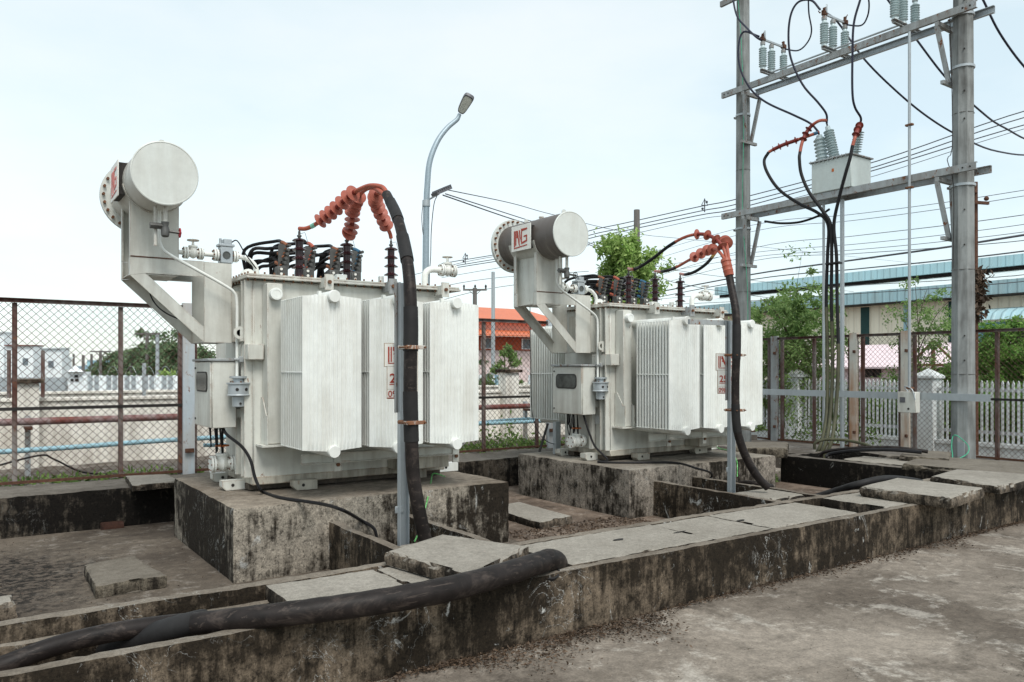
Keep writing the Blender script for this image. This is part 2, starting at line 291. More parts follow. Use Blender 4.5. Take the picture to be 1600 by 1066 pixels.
# ------------------------------------------------------------------ mesh builder
class MB:
    def __init__(s): s.v = []; s.f = []
    def add(s, vs, fs):
        o = len(s.v); s.v += [Vector(p) for p in vs]; s.f += [tuple(i + o for i in f) for f in fs]; return s
    def box(s, x0, x1, y0, y1, z0, z1):
        return s.add([(x, y, z) for z in (z0, z1) for y in (y0, y1) for x in (x0, x1)],
                     [(0, 2, 3, 1), (4, 5, 7, 6), (0, 1, 5, 4), (2, 6, 7, 3), (0, 4, 6, 2), (1, 3, 7, 5)])
    def bbox(s, x0, x1, y0, y1, z0, z1, b=.004):
        """box with chamfered edges"""
        vs = []; ix = {}
        cx, cy, cz = (x0 + x1) / 2, (y0 + y1) / 2, (z0 + z1) / 2; hx, hy, hz = abs(x1 - x0) / 2, abs(y1 - y0) / 2, abs(z1 - z0) / 2
        b = min(b, hx * .45, hy * .45, hz * .45)
        for sx in (-1, 1):
            for sy in (-1, 1):
                for sz in (-1, 1):
                    for a in range(3):
                        h = [hx - b, hy - b, hz - b]; h[a] += b
                        ix[sx, sy, sz, a] = len(vs); vs.append((cx + sx * h[0], cy + sy * h[1], cz + sz * h[2]))
        fs = []
        for a in range(3):
            o = [k for k in range(3) if k != a]
            for sg in (-1, 1):
                q = []
                for t0, t1 in ((-1, -1), (1, -1), (1, 1), (-1, 1)):
                    k = [0, 0, 0]; k[a] = sg; k[o[0]] = t0; k[o[1]] = t1; q.append(ix[k[0], k[1], k[2], a])
                fs.append(tuple(q if (sg > 0) == (a != 1) else q[::-1]))
        for a in range(3):            # edges along axis a
            o = [k for k in range(3) if k != a]
            for t0 in (-1, 1):
                for t1 in (-1, 1):
                    ks = []
                    for sg in (-1, 1):
                        k = [0, 0, 0]; k[a] = sg; k[o[0]] = t0; k[o[1]] = t1; ks.append(tuple(k))
                    fs.append((ix[ks[0] + (o[0],)], ix[ks[1] + (o[0],)], ix[ks[1] + (o[1],)], ix[ks[0] + (o[1],)]))
        for k in [(a, b_, c) for a in (-1, 1) for b_ in (-1, 1) for c in (-1, 1)]: fs.append((ix[k + (0,)], ix[k + (1,)], ix[k + (2,)]))
        return s.add(vs, fs)
    def hexa(s, b4, t4):
        """four base points and four top points"""
        return s.add(list(b4) + list(t4), [(3, 2, 1, 0), (4, 5, 6, 7)] + [(i, (i + 1) % 4, (i + 1) % 4 + 4, i + 4) for i in range(4)])
    def beam(s, p0, p1, w, h, up=(0, 0, 1)):
        p0, p1 = Vector(p0), Vector(p1); t = (p1 - p0).normalized(); a = t.cross(Vector(up)).normalized() * w / 2; u = a.cross(t).normalized() * h / 2
        q = [-a - u, a - u, a + u, -a + u]
        return s.hexa([p0 + k for k in q], [p1 + k for k in q])
    def channel(s, p0, p1, w, h, t=.008, up=(0, 0, 1), side=1):
        """C section: web of height h on one side, two flanges of width w"""
        p0, p1 = Vector(p0), Vector(p1); d = (p1 - p0).normalized(); a = d.cross(Vector(up)).normalized() * side; u = Vector(up) - d * d.dot(Vector(up)); u.normalize()
        s.beam(p0 + a * t / 2, p1 + a * t / 2, t, h, up)
        for k in (-1, 1): s.beam(p0 + a * (w / 2 + t * .5) + u * k * (h / 2 - t / 2 + .001), p1 + a * (w / 2 + t * .5) + u * k * (h / 2 - t / 2 + .001), w - t, t, up)
        return s
    def ring(s, c, t, r, n, ref=None):
        t = Vector(t).normalized(); ref = Vector(ref) if ref is not None else (Vector((0, 0, 1)) if abs(t.z) < .9 else Vector((1, 0, 0)))
        a = t.cross(ref).normalized(); b = t.cross(a)
        return [Vector(c) + (a * math.cos(2 * math.pi * k / n) + b * math.sin(2 * math.pi * k / n)) * r for k in range(n)]
    def tube(s, pts, r, n=8, caps=True):
        pts = [Vector(p) for p in pts]; m = len(pts); rs = r if isinstance(r, (list, tuple)) else [r] * m
        o = len(s.v); a = None
        for i, p in enumerate(pts):
            t = (pts[min(i + 1, m - 1)] - pts[max(i - 1, 0)])
            t = t.normalized() if t.length > 1e-9 else Vector((0, 0, 1))
            if a is None: a = t.cross(Vector((0, 0, 1)) if abs(t.z) < .9 else Vector((1, 0, 0))).normalized()
            else:
                a = a - t * a.dot(t); a.normalize()
            b = t.cross(a)
            for k in range(n):
                w = 2 * math.pi * k / n; s.v.append(p + (a * math.cos(w) + b * math.sin(w)) * rs[i])
        for i in range(m - 1):
            for k in range(n):
                q = (k + 1) % n; s.f.append((o + i * n + k, o + i * n + q, o + (i + 1) * n + q, o + (i + 1) * n + k))
        if caps:
            s.f.append(tuple(o + k for k in range(n))[::-1]); s.f.append(tuple(o + (m - 1) * n + k for k in range(n)))
        return s
    def cyl(s, p0, p1, r, r1=None, n=16): return s.tube([p0, p1], [r, r if r1 is None else r1], n)
    def lathe(s, p0, axis, prof, n=18):
        """profile [(distance along axis, radius), ...]"""
        ax = Vector(axis).normalized(); o = len(s.v)
        for t, r in prof: s.v += s.ring(Vector(p0) + ax * t, ax, max(r, 1e-4), n)
        for i in range(len(prof) - 1):
            for k in range(n):
                q = (k + 1) % n; s.f.append((o + i * n + k, o + i * n + q, o + (i + 1) * n + q, o + (i + 1) * n + k))
        s.f.append(tuple(o + k for k in range(n))[::-1]); s.f.append(tuple(o + (len(prof) - 1) * n + k for k in range(n)))
        return s
    def prism(s, poly, a, b, axis='y'):
        """poly in the plane across axis (x: y,z | y: x,z | z: x,y), from a to b"""
        def P(q, h): return {'x': (h, q[0], q[1]), 'y': (q[0], h, q[1]), 'z': (q[0], q[1], h)}[axis]
        n = len(poly); return s.add([P(q, a) for q in poly] + [P(q, b) for q in poly],
            [tuple(range(n))[::-1], tuple(range(n, 2 * n))] + [(i, (i + 1) % n, (i + 1) % n + n, i + n) for i in range(n)])
    def sphere(s, c, r, n=12, m=8, sc=(1, 1, 1)):
        o = len(s.v)
        for i in range(m + 1):
            ph = math.pi * i / m
            for k in range(n):
                w = 2 * math.pi * k / n; s.v.append(Vector(c) + Vector((math.sin(ph) * math.cos(w) * sc[0], math.sin(ph) * math.sin(w) * sc[1], math.cos(ph) * sc[2])) * r)
        for i in range(m):
            for k in range(n):
                q = (k + 1) % n; s.f.append((o + i * n + k, o + (i + 1) * n + k, o + (i + 1) * n + q, o + i * n + q))
        return s
    def build(s, name, mat, parent=None, smooth=True, org=None):
        me = bpy.data.meshes.new(name); v = s.v
        root = parent
        while root is not None and root.parent is not None: root = root.parent
        if root is not None: o = Vector(root.location)
        elif org is not None: o = Vector(org)
        else:
            xs = [p.x for p in v]; ys = [p.y for p in v]; zs = [p.z for p in v]
            o = Vector(((min(xs) + max(xs)) / 2, (min(ys) + max(ys)) / 2, min(zs)))
        me.from_pydata([tuple(p - o) for p in v], [], s.f); me.update()
        import bmesh
        bm = bmesh.new(); bm.from_mesh(me); bmesh.ops.recalc_face_normals(bm, faces=bm.faces); bm.to_mesh(me); bm.free()
        if smooth:
            me.shade_smooth()
            me.set_sharp_from_angle(angle=R(38))
        me.materials.append(M[mat] if isinstance(mat, str) else mat)
        ob = bpy.data.objects.new(name, me); C.objects.link(ob)
        if parent is not None: ob.parent = parent
        else: ob.location = o
        return ob
def crv(pts, k=8):
    """Catmull-Rom through the points"""
    P = [Vector(p) for p in pts]; P = [P[0] * 2 - P[1]] + P + [P[-1] * 2 - P[-2]]; out = []
    for i in range(1, len(P) - 2):
        for j in range(k):
            t = j / k; a, b, c, d = P[i - 1:i + 3]
            out.append(.5 * ((2 * b) + (c - a) * t + (2 * a - 5 * b + 4 * c - d) * t * t + (3 * b - a - 3 * c + d) * t ** 3))
    out.append(P[-2]); return out
def thing(name, loc, label, cat, group=None):
    o = bpy.data.objects.new(name, None); C.objects.link(o); o.location = loc; o.empty_display_size = .2
    o['label'] = label; o['category'] = cat
    if group: o['group'] = group
    return o
def tag(o, label, cat, group=None, kind=None):
    if label: o['label'] = label
    if cat: o['category'] = cat
    if group: o['group'] = group
    if kind: o['kind'] = kind
    return o
def copy_tree(o, parent=None):
    c = o.copy(); C.objects.link(c)
    if parent is not None: c.parent = parent
    for ch in [x for x in bpy.data.objects if x.parent == o and x is not c]: copy_tree(ch, c)
    return c
def rough_slab(corners, z0, z1, seed=0, cell=.035, chip=.022, warp=.006, notch=()):
    """weathered concrete slab from four ground corners; edges crumble, surface undulates"""
    P = [Vector((*p[:2], 0)) for p in corners]
    L1 = ((P[1] - P[0]).length + (P[2] - P[3]).length) / 2; L2 = ((P[3] - P[0]).length + (P[2] - P[1]).length) / 2
    nx, ny, nz = max(2, int(L1 / cell)), max(2, int(L2 / cell)), max(2, int((z1 - z0) / cell))
    nx, ny, nz = min(nx, 420), min(ny, 420), min(nz, 24)
    m = MB(); ix = {}
    def vert(i, j, k):
        if (i, j, k) in ix: return ix[i, j, k]
        a, b, c = i / nx, j / ny, k / nz
        p = P[0] * (1 - a) * (1 - b) + P[1] * a * (1 - b) + P[2] * a * b + P[3] * (1 - a) * b; p.z = z0 + (z1 - z0) * c
        q = p * 3.1 + Vector((seed * 7.3, seed * 3.1, seed))
        cen = (P[0] + P[1] + P[2] + P[3]) / 4; out = Vector(((1 if i == nx else -1 if i == 0 else 0), (1 if j == ny else -1 if j == 0 else 0), 0))
        e1, e2 = (P[1] - P[0]).normalized(), (P[3] - P[0]).normalized(); o = e1 * out.x + e2 * out.y
        n1 = noise.fractal(q * 2.2, 1, 2.1, 4); n2 = noise.fractal(q * 6.0 + Vector((9, 2, 4)), 1, 2.1, 3)
        if o.length > 0:
            p -= o * (abs(n2) * chip * .45 + max(0, n1) * chip * .55)
            if k in (0, nz): p -= o * chip * (.25 + .5 * max(0, n2))
            if k == nz and out.length > 0: p.z -= chip * (.2 + .75 * max(0, n1 + .2))
        if k == nz: p.z += noise.noise(q * .6) * warp
        for (na, nb, nr, nd) in notch:           # bites out of the rim
            dd = math.hypot((a - na) * L1, (b - nb) * L2)
            if dd < nr and o.length > 0: p -= o * nd * (1 - dd / nr) ** .5
        ix[i, j, k] = len(m.v); m.v.append(p); return ix[i, j, k]
    for i in range(nx):
        for j in range(ny):
            m.f.append((vert(i, j, nz), vert(i + 1, j, nz), vert(i + 1, j + 1, nz), vert(i, j + 1, nz)))
    for k in range(nz):
        for i in range(nx):
            m.f.append((vert(i, 0, k), vert(i + 1, 0, k), vert(i + 1, 0, k + 1), vert(i, 0, k + 1)))
            m.f.append((vert(i + 1, ny, k), vert(i, ny, k), vert(i, ny, k + 1), vert(i + 1, ny, k + 1)))
        for j in range(ny):
            m.f.append((vert(0, j + 1, k), vert(0, j, k), vert(0, j, k + 1), vert(0, j + 1, k + 1)))
            m.f.append((vert(nx, j, k), vert(nx, j + 1, k), vert(nx, j + 1, k + 1), vert(nx, j, k + 1)))
    m.f.append((vert(0, 0, 0), vert(0, ny, 0), vert(nx, ny, 0), vert(nx, 0, 0)))
    return m
def rect(x0, x1, y0, y1): return [(x0, y0), (x1, y0), (x1, y1), (x0, y1)]
def sheet(name, x0, x1, y0, y1, z, mat, kind='structure'):
    o = MB().add([(x0, y0, z), (x1, y0, z), (x1, y1, z), (x0, y1, z)], [(0, 1, 2, 3)]).build(name, mat, smooth=False); o['kind'] = kind; return o
def leaves(name, mat, pts, size, parent=None, droop=0., flat=0., seed=1, aspect=.45):
    """one small folded blade per point"""
    rng = np.random.default_rng(seed); n = len(pts); P = np.asarray(pts, float)
    d = rng.normal(size=(n, 3)); d[:, 2] = d[:, 2] * (1 - flat) - droop; d /= np.linalg.norm(d, axis=1)[:, None]
    w = np.cross(d, rng.normal(size=(n, 3))); w /= np.linalg.norm(w, axis=1)[:, None] + 1e-9
    L = size * rng.uniform(.6, 1.35, (n, 1)); W = L * aspect
    V = np.stack([P, P + d * L * .5 + w * W * .5, P + d * L, P + d * L * .5 - w * W * .5], 1).reshape(-1, 3)
    root = parent
    while root is not None and root.parent is not None: root = root.parent
    o = np.array(root.location) if root is not None else np.array([P[:, 0].mean(), P[:, 1].mean(), P[:, 2].min()])
    me = bpy.data.meshes.new(name); me.vertices.add(4 * n); me.loops.add(4 * n); me.polygons.add(n)
    me.vertices.foreach_set('co', (V - o).ravel()); me.loops.foreach_set('vertex_index', np.arange(4 * n))
    me.polygons.foreach_set('loop_start', np.arange(0, 4 * n, 4)); me.polygons.foreach_set('loop_total', np.full(n, 4)); me.update(calc_edges=True)
    me.materials.append(M[mat]); ob = bpy.data.objects.new(name, me); C.objects.link(ob)
    if parent is not None: ob.parent = parent
    else: ob.location = o
    return ob
def tree(name, label, base, h, rad, mat, seed, n=60, per=220, size=.12, r0=.08, low=.3, droop=.2, group=None, squash=.8, clump=.32, cat='tree', lobes=7):
    rng = random.Random(seed); b = Vector(base); t = thing(name, b, label, cat, group)
    m = MB(); top = b + Vector((rng.uniform(-.05, .05) * h, rng.uniform(-.05, .05) * h, h * .93))
    tr = crv([b, b + (top - b) * .3 + Vector((rng.uniform(-.03, .03) * h, rng.uniform(-.03, .03) * h, 0)), b + (top - b) * .65, top], 5)
    m.tube(tr, [r0 * (1 - .85 * i / (len(tr) - 1)) for i in range(len(tr))], 7)
    pts = []; nr = np.random.default_rng(seed); z0, z1 = b.z + h * low, b.z + h
    # uneven boughs, each carrying its own sprays of leaves
    for i in range(lobes):
        f = (i + .5) / lobes; ang = i * 2.4 + rng.uniform(-.5, .5); prof = math.sin(math.pi * min(1, .22 + .78 * (1 - f)) ** .9) if True else 1
        rr_ = rad * (.30 + .62 * prof) * rng.uniform(.65, 1.08); zc = z0 + (z1 - z0) * (.08 + .84 * f)
        if i == lobes - 1: rr_ *= .25
        tip = Vector((b.x + math.cos(ang) * rr_ * .72, b.y + math.sin(ang) * rr_ * .72, zc)); s0 = tr[int(max(.12, min(.92, (zc - b.z) / h - .16)) * (len(tr) - 1))]
        bough = crv([s0, s0.lerp(tip, .5) + Vector((0, 0, .04 * h)), tip], 4); m.tube(bough, [r0 * (.42 - .3 * k / (len(bough) - 1)) for k in range(len(bough))], 5)
        k_n = max(2, n // lobes)
        for k in range(k_n):
            o = bough[int(rng.uniform(.35, 1) * (len(bough) - 1))]; q = Vector((rng.gauss(0, 1), rng.gauss(0, 1), rng.gauss(0, .8))) * rad * .26 + o
            if k < 6: m.tube([o, o.lerp(q, .55) + Vector((0, 0, .02 * h)), q], [r0 * .1, r0 * .07, r0 * .03], 4)
            cs = clump * rad * rng.uniform(.35, .95) * .62; dr = Vector((rng.gauss(0, 1), rng.gauss(0, 1), -droop * 1.6 + rng.gauss(0, .5))).normalized()
            nn = int(per * rng.uniform(.5, 1.4)); u = nr.uniform(0, 1, (nn, 1)); pts.append(np.array(q) + np.array(dr) * u * cs * 2.2 + nr.normal(size=(nn, 3)) * cs * (.55 - .3 * u) * np.array([1, 1, squash]))
    m.build('trunk', 'bark', t); leaves('crown', mat, np.concatenate(pts), size, t, droop, seed=seed)
    return t
def seg_chain(p0, p1, z0, z1, step=.085, r=.0029):
    """woven diamond mesh as crossing wires, clipped to the panel"""
    m = MB(); p0, p1 = Vector((*p0[:2], 0)), Vector((*p1[:2], 0)); W = (p1 - p0).length; e = (p1 - p0) / W; H = z1 - z0; nrm = Vector((-e.y, e.x, 0))
    sl = 1.0
    for sg in (1, -1):
        k = -H
        while k < W + H:
            a = (k, 0); bb = (k + sg * H * sl, H)
            x0, y0, x1, y1 = a[0], 0., bb[0], H
            # clip to 0..W
            def cl(x0, y0, x1, y1):
                if x0 > x1: x0, y0, x1, y1 = x1, y1, x0, y0
                if x1 <= 0 or x0 >= W: return None
                if x0 < 0: y0 += (y1 - y0) * (0 - x0) / (x1 - x0); x0 = 0
                if x1 > W: y1 = y0 + (y1 - y0) * (W - x0) / (x1 - x0); x1 = W
                return x0, y0, x1, y1
            q = cl(x0, y0, x1, y1)
            if q:
                A = p0 + e * q[0] + Vector((0, 0, z0 + q[1])) + nrm * r * sg; B = p0 + e * q[2] + Vector((0, 0, z0 + q[3])) + nrm * r * sg
                j = Vector((random.uniform(-.004, .004), random.uniform(-.004, .004), random.uniform(-.004, .004)))
                m.tube([A, (A + B) / 2 + j, B], r, 3, False)
            k += step
    return m
# ================================================================== SETTING
sheet('ground', -500, 1200, -500, 1200, -.004, 'yard')
sheet('pit_floor', -4, 4.25, 4.55, 8.95, .002, 'pit')
sheet('gravel_floor', 4.25, 9.7, 4.55, 8.95, .004, 'dirt')
sheet('trench_floor', -4, 9.6, 3.8, 4.52, .006, 'dirt')
def structure(o): o['kind'] = 'structure'; return o
structure(rough_slab(rect(-6, 12.55, 9.72, 13.9), -.05, .34, 31, .25, .02, .03).build('bank', 'shelf'))
structure(rough_slab(rect(10.95, 13.1, 4.0, 9.72), -.05, .27, 32, .2, .02, .02).build('verge', 'shelf'))
structure(rough_slab(rect(-60, 60, 13.9, 90), -.1, .12, 33, 1.5, .02, .1).build('far_field', 'shelf'))
structure(rough_slab(rect(15.35, 90, -20, 60), -.1, .1, 34, 1.5, .02, .1).build('garden_ground', 'dirt'))
def wall(corners, z0, z1, mat, label, cat='wall', seed=1, cell=.05, name='concrete_wall', **k):
    return tag(rough_slab(corners, z0, z1, seed, cell, **k).build(name, mat), label, cat)
def slab_px(px, zt, th, mat, label, seed=1, group=None, **k):
    P = [AT(u, v, z=zt) for u, v in px]
    a = sum(P[i].x * P[(i + 1) % 4].y - P[(i + 1) % 4].x * P[i].y for i in range(4))
    if a < 0: P = P[::-1]
    o = rough_slab(P, zt - th, zt, seed, .028, **k).build('concrete_slab', mat); return tag(o, label, 'slab', group)
wall(rect(-1.2, 16, 3.748, 3.835), -.02, .389, 'wall', 'long stained concrete kerb wall along the yard in front of the cable trench', seed=2, cell=.045, chip=.012, warp=.004)
wall(rect(-1.6, 9.62, 4.50, 4.60), -.02, .388, 'wall', 'inner concrete wall of the long cable trench bordering the sunken pits', seed=3, cell=.05, chip=.014, warp=.004, name='trench_wall')
wall(rect(-1.6, 9.62, 4.435, 4.498), -.02, .305, 'wall', 'low ledge inside the cable trench that carries the covers', 'ledge', seed=4, cell=.06, chip=.02, name='trench_ledge')
wall(rect(-3.2, 9.6, 8.9, 9.70), -.02, .4, 'wall_dark', 'broad dark mouldy wall at the back of the pits below the chain link fence', seed=5, cell=.08, chip=.02)
wall(rect(9.60, 9.80, 3.85, 7.05), -.02, .389, 'wall_dark', 'dark retaining wall of the pit nearest the tall concrete pole', seed=6, cell=.06, chip=.015, name='trench_wall')
wall(rect(9.80, 11.0, 6.98, 7.08), -.02, .385, 'wall_dark', 'short end wall of the cable pit under the switch frame', seed=7, cell=.06, name='trench_wall')
wall(rect(10.75, 10.95, 3.85, 6.97), -.02, .41, 'wall_dark', 'far wall of the cable pit next to the base of the tall pole', seed=8, cell=.06, chip=.03, name='trench_wall')
wall(rect(2.40, 2.48, 4.603, 6.06), -.02, .386, 'wall', 'left cheek wall of the side trench that leads to the nearest plinth', seed=9, chip=.012, name='trench_wall')
wall(rect(3.04, 3.12, 4.603, 6.06), -.02, .386, 'wall', 'right cheek wall of the side trench that leads to the nearest plinth', seed=10, chip=.012, name='trench_wall')
wall(rect(6.22, 6.30, 4.603, 6.24), -.02, .386, 'wall', 'left cheek wall of the side trench that leads to the farther plinth', seed=11, chip=.012, name='trench_wall')
wall(rect(6.84, 6.92, 4.603, 6.24), -.02, .386, 'wall', 'right cheek wall of the side trench that leads to the farther plinth', seed=12, chip=.012, name='trench_wall')
# plinths
PX, PY, PZ = 1.644, 6.051, .568
PW, PD = 2.524, 2.065
ROT2 = R(.295); D2 = Vector((4.214, .162, -.035))
def T2(p):
    p = Vector(p); l = p - Vector((PX, PY, 0)); c, s = math.cos(ROT2), math.sin(ROT2)
    return Vector((PX + l.x * c - l.y * s, PY + l.x * s + l.y * c, p.z)) + D2
wall(rect(PX, PX + PW, PY, PY + PD), -.02, PZ, 'plinth', 'big pale stained concrete plinth under the nearer transformer', 'plinth', 13, .04, 'concrete_plinth', chip=.014)
q = [T2((x, y, 0)) for x, y in rect(PX, PX + PW, PY, PY + PD)]
wall(q, -.02, PZ + D2.z, 'plinth2', 'mould streaked concrete plinth under the farther transformer', 'plinth', 14, .045, 'concrete_plinth', chip=.014)
# cover slabs, flush ones first
def cover(x0, x1, label, seed, y0=3.842, y1=4.494, z=.386, th=.085, **k):
    g = random.Random(seed); d = [g.uniform(-.004, .004) for _ in range(4)]
    c = [(x0 + d[0], y0), (x1 + d[1], y0), (x1 + d[2], y1), (x0 + d[3], y1)]
    return tag(rough_slab(c, z - th, z, seed, .025, chip=k.pop('chip', .012), warp=.003, **k).build('trench_cover', k.get('mat', 'slab')), label, 'trench cover', 'concrete covers over the front trench')
cover(1.40, 2.075, 'brown tinted trench cover with a broken corner, first from the left', 21, notch=[(0, .15, .16, .11), (1, .35, .08, .05)], z=.384)
cover(2.085, 2.93, 'chipped trench cover mostly hidden under the raised loose slab', 22, notch=[(0, .30, .09, .07)], z=.380)
cover(3.13, 4.455, 'long trench cover right of the dark gap where the big pipe ends', 23, notch=[(.5, 0, .05, .02)])
cover(4.465, 5.13, 'trench cover with a broken slot at its left joint', 24, notch=[(0, .45, .06, .05)], z=.384)
cover(5.14, 6.32, 'wide pale trench cover in front of the farther plinth side trench', 25, notch=[(0, .4, .045, .045)])
cover(6.74, 7.60, 'trench cover partly under the thick overhanging slab', 26, z=.384, notch=[(0, .2, .1, .05)])
cover(7.61, 8.55, 'trench cover between the two thick raised slabs', 27)
cover(8.56, 9.59, 'last trench cover at the right under the thick raised slab', 28)
tag(rough_slab(rect(2.485, 3.035, 4.62, 5.02), .29, .378, 41, .03).build('trench_cover', 'slab'), 'small cracked cover at the mouth of the nearer side trench behind the raised slab', 'trench cover')
tag(rough_slab(rect(6.305, 6.835, 4.72, 5.22), .29, .38, 42, .03).build('trench_cover', 'slab'), 'cover of the farther side trench at the foot of its steel post', 'trench cover')
tag(rough_slab(rect(9.81, 10.4, 4.0, 6.25), .33, .40, 43, .05).build('trench_cover', 'slab'), 'long narrow pale cover along the dark retaining wall near the tall pole', 'trench cover')
for (u, v, a_, w_) in ((966, 843, .05, .022), (1062, 831, .07, .012), (1157, 813, .05, .02), (735, 0, 0, 0)):
    if not v: continue
    q = AT(u, v, z=.392); cov = [o for o in bpy.data.objects if o.name.startswith('trench_cover') and abs(o.location.x - q.x) < .68 and abs(o.location.y - q.y) < .4]
    m = MB(); m.add([(q.x + a_ * math.cos(R(k * 30)) * (1 + .15 * math.sin(k * 2.1)), q.y + w_ * math.sin(R(k * 30)) * (1 + .2 * math.sin(k * 1.3)), .3925) for k in range(12)], [tuple(range(12))]); h = m.build('lifting_hole', 'dark', cov[0] if cov else None, False)
slab_px([(600, 862), (690, 834), (828, 853), (737, 899)], .475, .085, 'slab', 'thick raised loose slab with chipped edge beside the big black pipe', 51, chip=.03, notch=[(.3, 0, .07, .03), (.3, 1, .07, .03), (0, .3, .07, .03), (1, .3, .07, .03)])
slab_px([(1342, 760), (1400, 746), (1540, 762), (1487, 779)], .485, .095, 'slab', 'thick slab overhanging the kerb wall with a crumbled corner', 52, chip=.035)
slab_px([(1453, 744), (1492, 733), (1640, 742), (1563, 760)], .475, .08, 'slab', 'thick slab lying at the right end near the tall concrete pole', 53, chip=.03)
slab_px([(1404, 712), (1415, 702), (1487, 706), (1484, 717)], .47, .075, 'slab_dark', 'mossy dark slab against the foot of the tall concrete pole', 54, chip=.03)
slab_px([(1408, 724), (1440, 712), (1640, 724), (1620, 745)], .445, .08, 'slab_dark', 'long dirty slab in front of the tall pole under the green wires', 55, chip=.04)
slab_px([(1130, 699), (1165, 690), (1233, 691), (1231, 700)], .56, .14, 'slab_dark', 'dark mossy lintel slab behind the farther plinth', 56, chip=.03)
slab_px([(130, 882), (212, 867), (262, 899), (148, 916)], .095, .09, 'slab_dark', 'loose broken slab lying on the pit floor at the left', 57, chip=.02, notch=[(.55, 0, .05, .05), (.55, 1, .05, .05)])
slab_px([(-30, 935), (20, 928), (28, 941), (-40, 950)], .13, .12, 'slab', 'small pale concrete block at the left edge of the pit', 58, chip=.03)
slab_px([(760, 792), (812, 783), (895, 806), (843, 816)], .085, .08, 'slab', 'loose slab on the gravel between the two plinths', 59, chip=.02, notch=[(.5, 0, .05, .03)])
slab_px([(195, 743), (262, 740), (285, 751), (206, 758)], .47, .065, 'slab', 'tilted plank like slab on the back wall beside the pale blue post', 60, chip=.02)
p = AT(174, 826, z=0); tag(rough_slab(rect(p.x - .1, p.x + .11, p.y - .05, p.y + .06), 0, .065, 61, .02, chip=.008).build('brick', 'brick'), 'dark wet red brick alone on the pit floor', 'brick')
# ------------------------------------------------------------------ chain link fences
def fence(name, p0, p1, z0, z1, marks, posts, label, midz, org):
    t = thing(name, (org[0], org[1], z0), label, 'fence'); p0, p1 = Vector((*p0, 0)), Vector((*p1, 0)); e = (p1 - p0).normalized()
    up = lambda p, z: Vector((p.x, p.y, z))
    seg_chain(p0, p1, z0 + .04, z1, .083).build('wire_mesh', 'wire', t, False)
    MB().channel(up(p0, z1), up(p1, z1), .04, .045, .006).build('top_rail', 'frame', t)
    MB().beam(up(p0, midz), up(p1, midz), .02, .035).build('middle_rail', 'dark', t)
    MB().beam(up(p0, z0 + .03), up(p1, z0 + .03), .03, .03).build('bottom_rail', 'rusty', t)
    for q, w in marks: MB().channel(up(q, z0), up(q, z1 - .025), w, w, .006, up=e).build('upright', 'frame', t)
    for q, w, mt in posts:
        q = q + Vector(((-.045, 0, 0) if abs(e.y) > .5 else (0, -.045, 0)))
        o = MB().channel(up(q, z0 - .05), up(q, z1 + .05), w * .6, w, .008, up=e).build('post', mt, t)
        for hz in (z0 + .25, z1 - .3): MB().bbox(q.x - .05, q.x + .05, q.y - .05, q.y - .02, hz, hz + .05).build('hinge_bracket', 'rusty', o)
    return t
FY = 9.8
fx = lambda u: Vector((*AT(u, 600, y=FY)[:2], 0))
fence('chain_link_fence', (-2.5, FY), (12.55, FY), .39, 2.35,
      [(fx(u), .045) for u in (-120, 23, 189, 282, 305, 461, 620, 757, 840, 905, 1010, 1090)], [(fx(294), .13, 'bluepost'), (fx(858) , .1, 'bluepost'), (fx(640), .1, 'bluepost')],
      'rusty chain link fence along the back wall with pipes behind it', 1.20, (5, FY))
RX = 12.62
ry = lambda u: Vector((*AT(u, 600, x=RX)[:2], 0))
fence('chain_link_fence', (RX, 9.8), (RX, 2.5), .26, 2.20,
      [(ry(u), .05) for u in (1201, 1221, 1271, 1327, 1347, 1406, 1428, 1557, 1690)], [(ry(1211), .13, 'galvrust'), (ry(1335), .13, 'rustpost'), (ry(1416), .14, 'rustpost')],
      'rusty chain link fence behind the tall poles with the white picket fence beyond', 1.17, (RX, 6))
# ------------------------------------------------------------------ pipes beyond the back fence
m = MB(); m.tube([(-4, 10.9, 1.0), (3, 10.9, 1.0), (8, 10.9, .99), (12.3, 10.9, .99)], .043, 12)
tag(m.build('pipe', 'redpipe'), 'long red brown steel pipe running level behind the back fence', 'pipe')
m = MB(); m.tube(crv([(-4, 10.95, .60), (.5, 10.9, .66), (2.2, 10.9, .70), (5, 10.9, .72), (8, 10.9, .72), (12.3, 10.9, .70)], 6), .031, 12)
tag(m.build('pipe', 'bluepipe'), 'upper pale blue plastic pipe behind the back fence', 'pipe')
m = MB(); m.tube(crv([(2.6, 11.0, .60), (5.2, 11.0, .52), (6.2, 11.02, .62), (7.2, 11.05, .74), (9, 11.1, .76), (12.3, 11.1, .76)], 6), .026, 10)
tag(m.build('pipe', 'bluepipe'), 'thinner pale blue pipe dipping below the upper one behind the fence', 'pipe')
for k, u in enumerate((44, 728, 826)):
    p = AT(u, 600, y=11.0); t = thing('pipe_support', (p.x, p.y, .34), ['rusty post holding the pipes at the far left behind the fence', 'rusty post holding the pipes behind the gap between transformers', 'pale post holding the blue pipes beside the farther transformer'][k], 'pipe support')
    MB().beam((p.x, p.y + .1, .3), (p.x, p.y + .1, 1.06), .06, .05, (0, 1, 0)).build('post', 'bluepost', t)
    MB().bbox(p.x - .04, p.x + .04, p.y - .14, p.y + .12, .90, .935).build('bracket', 'rusty', t)
m = MB(); m.tube(crv([AT(-30, 735, y=10.5), AT(60, 712, y=10.6), AT(85, 718, y=10.6), AT(130, 738, y=10.5), AT(190, 742, y=10.5)], 6), .012, 6)
tag(m.build('cable', 'black'), 'thin black cable lying behind the back fence at the far left', 'cable')
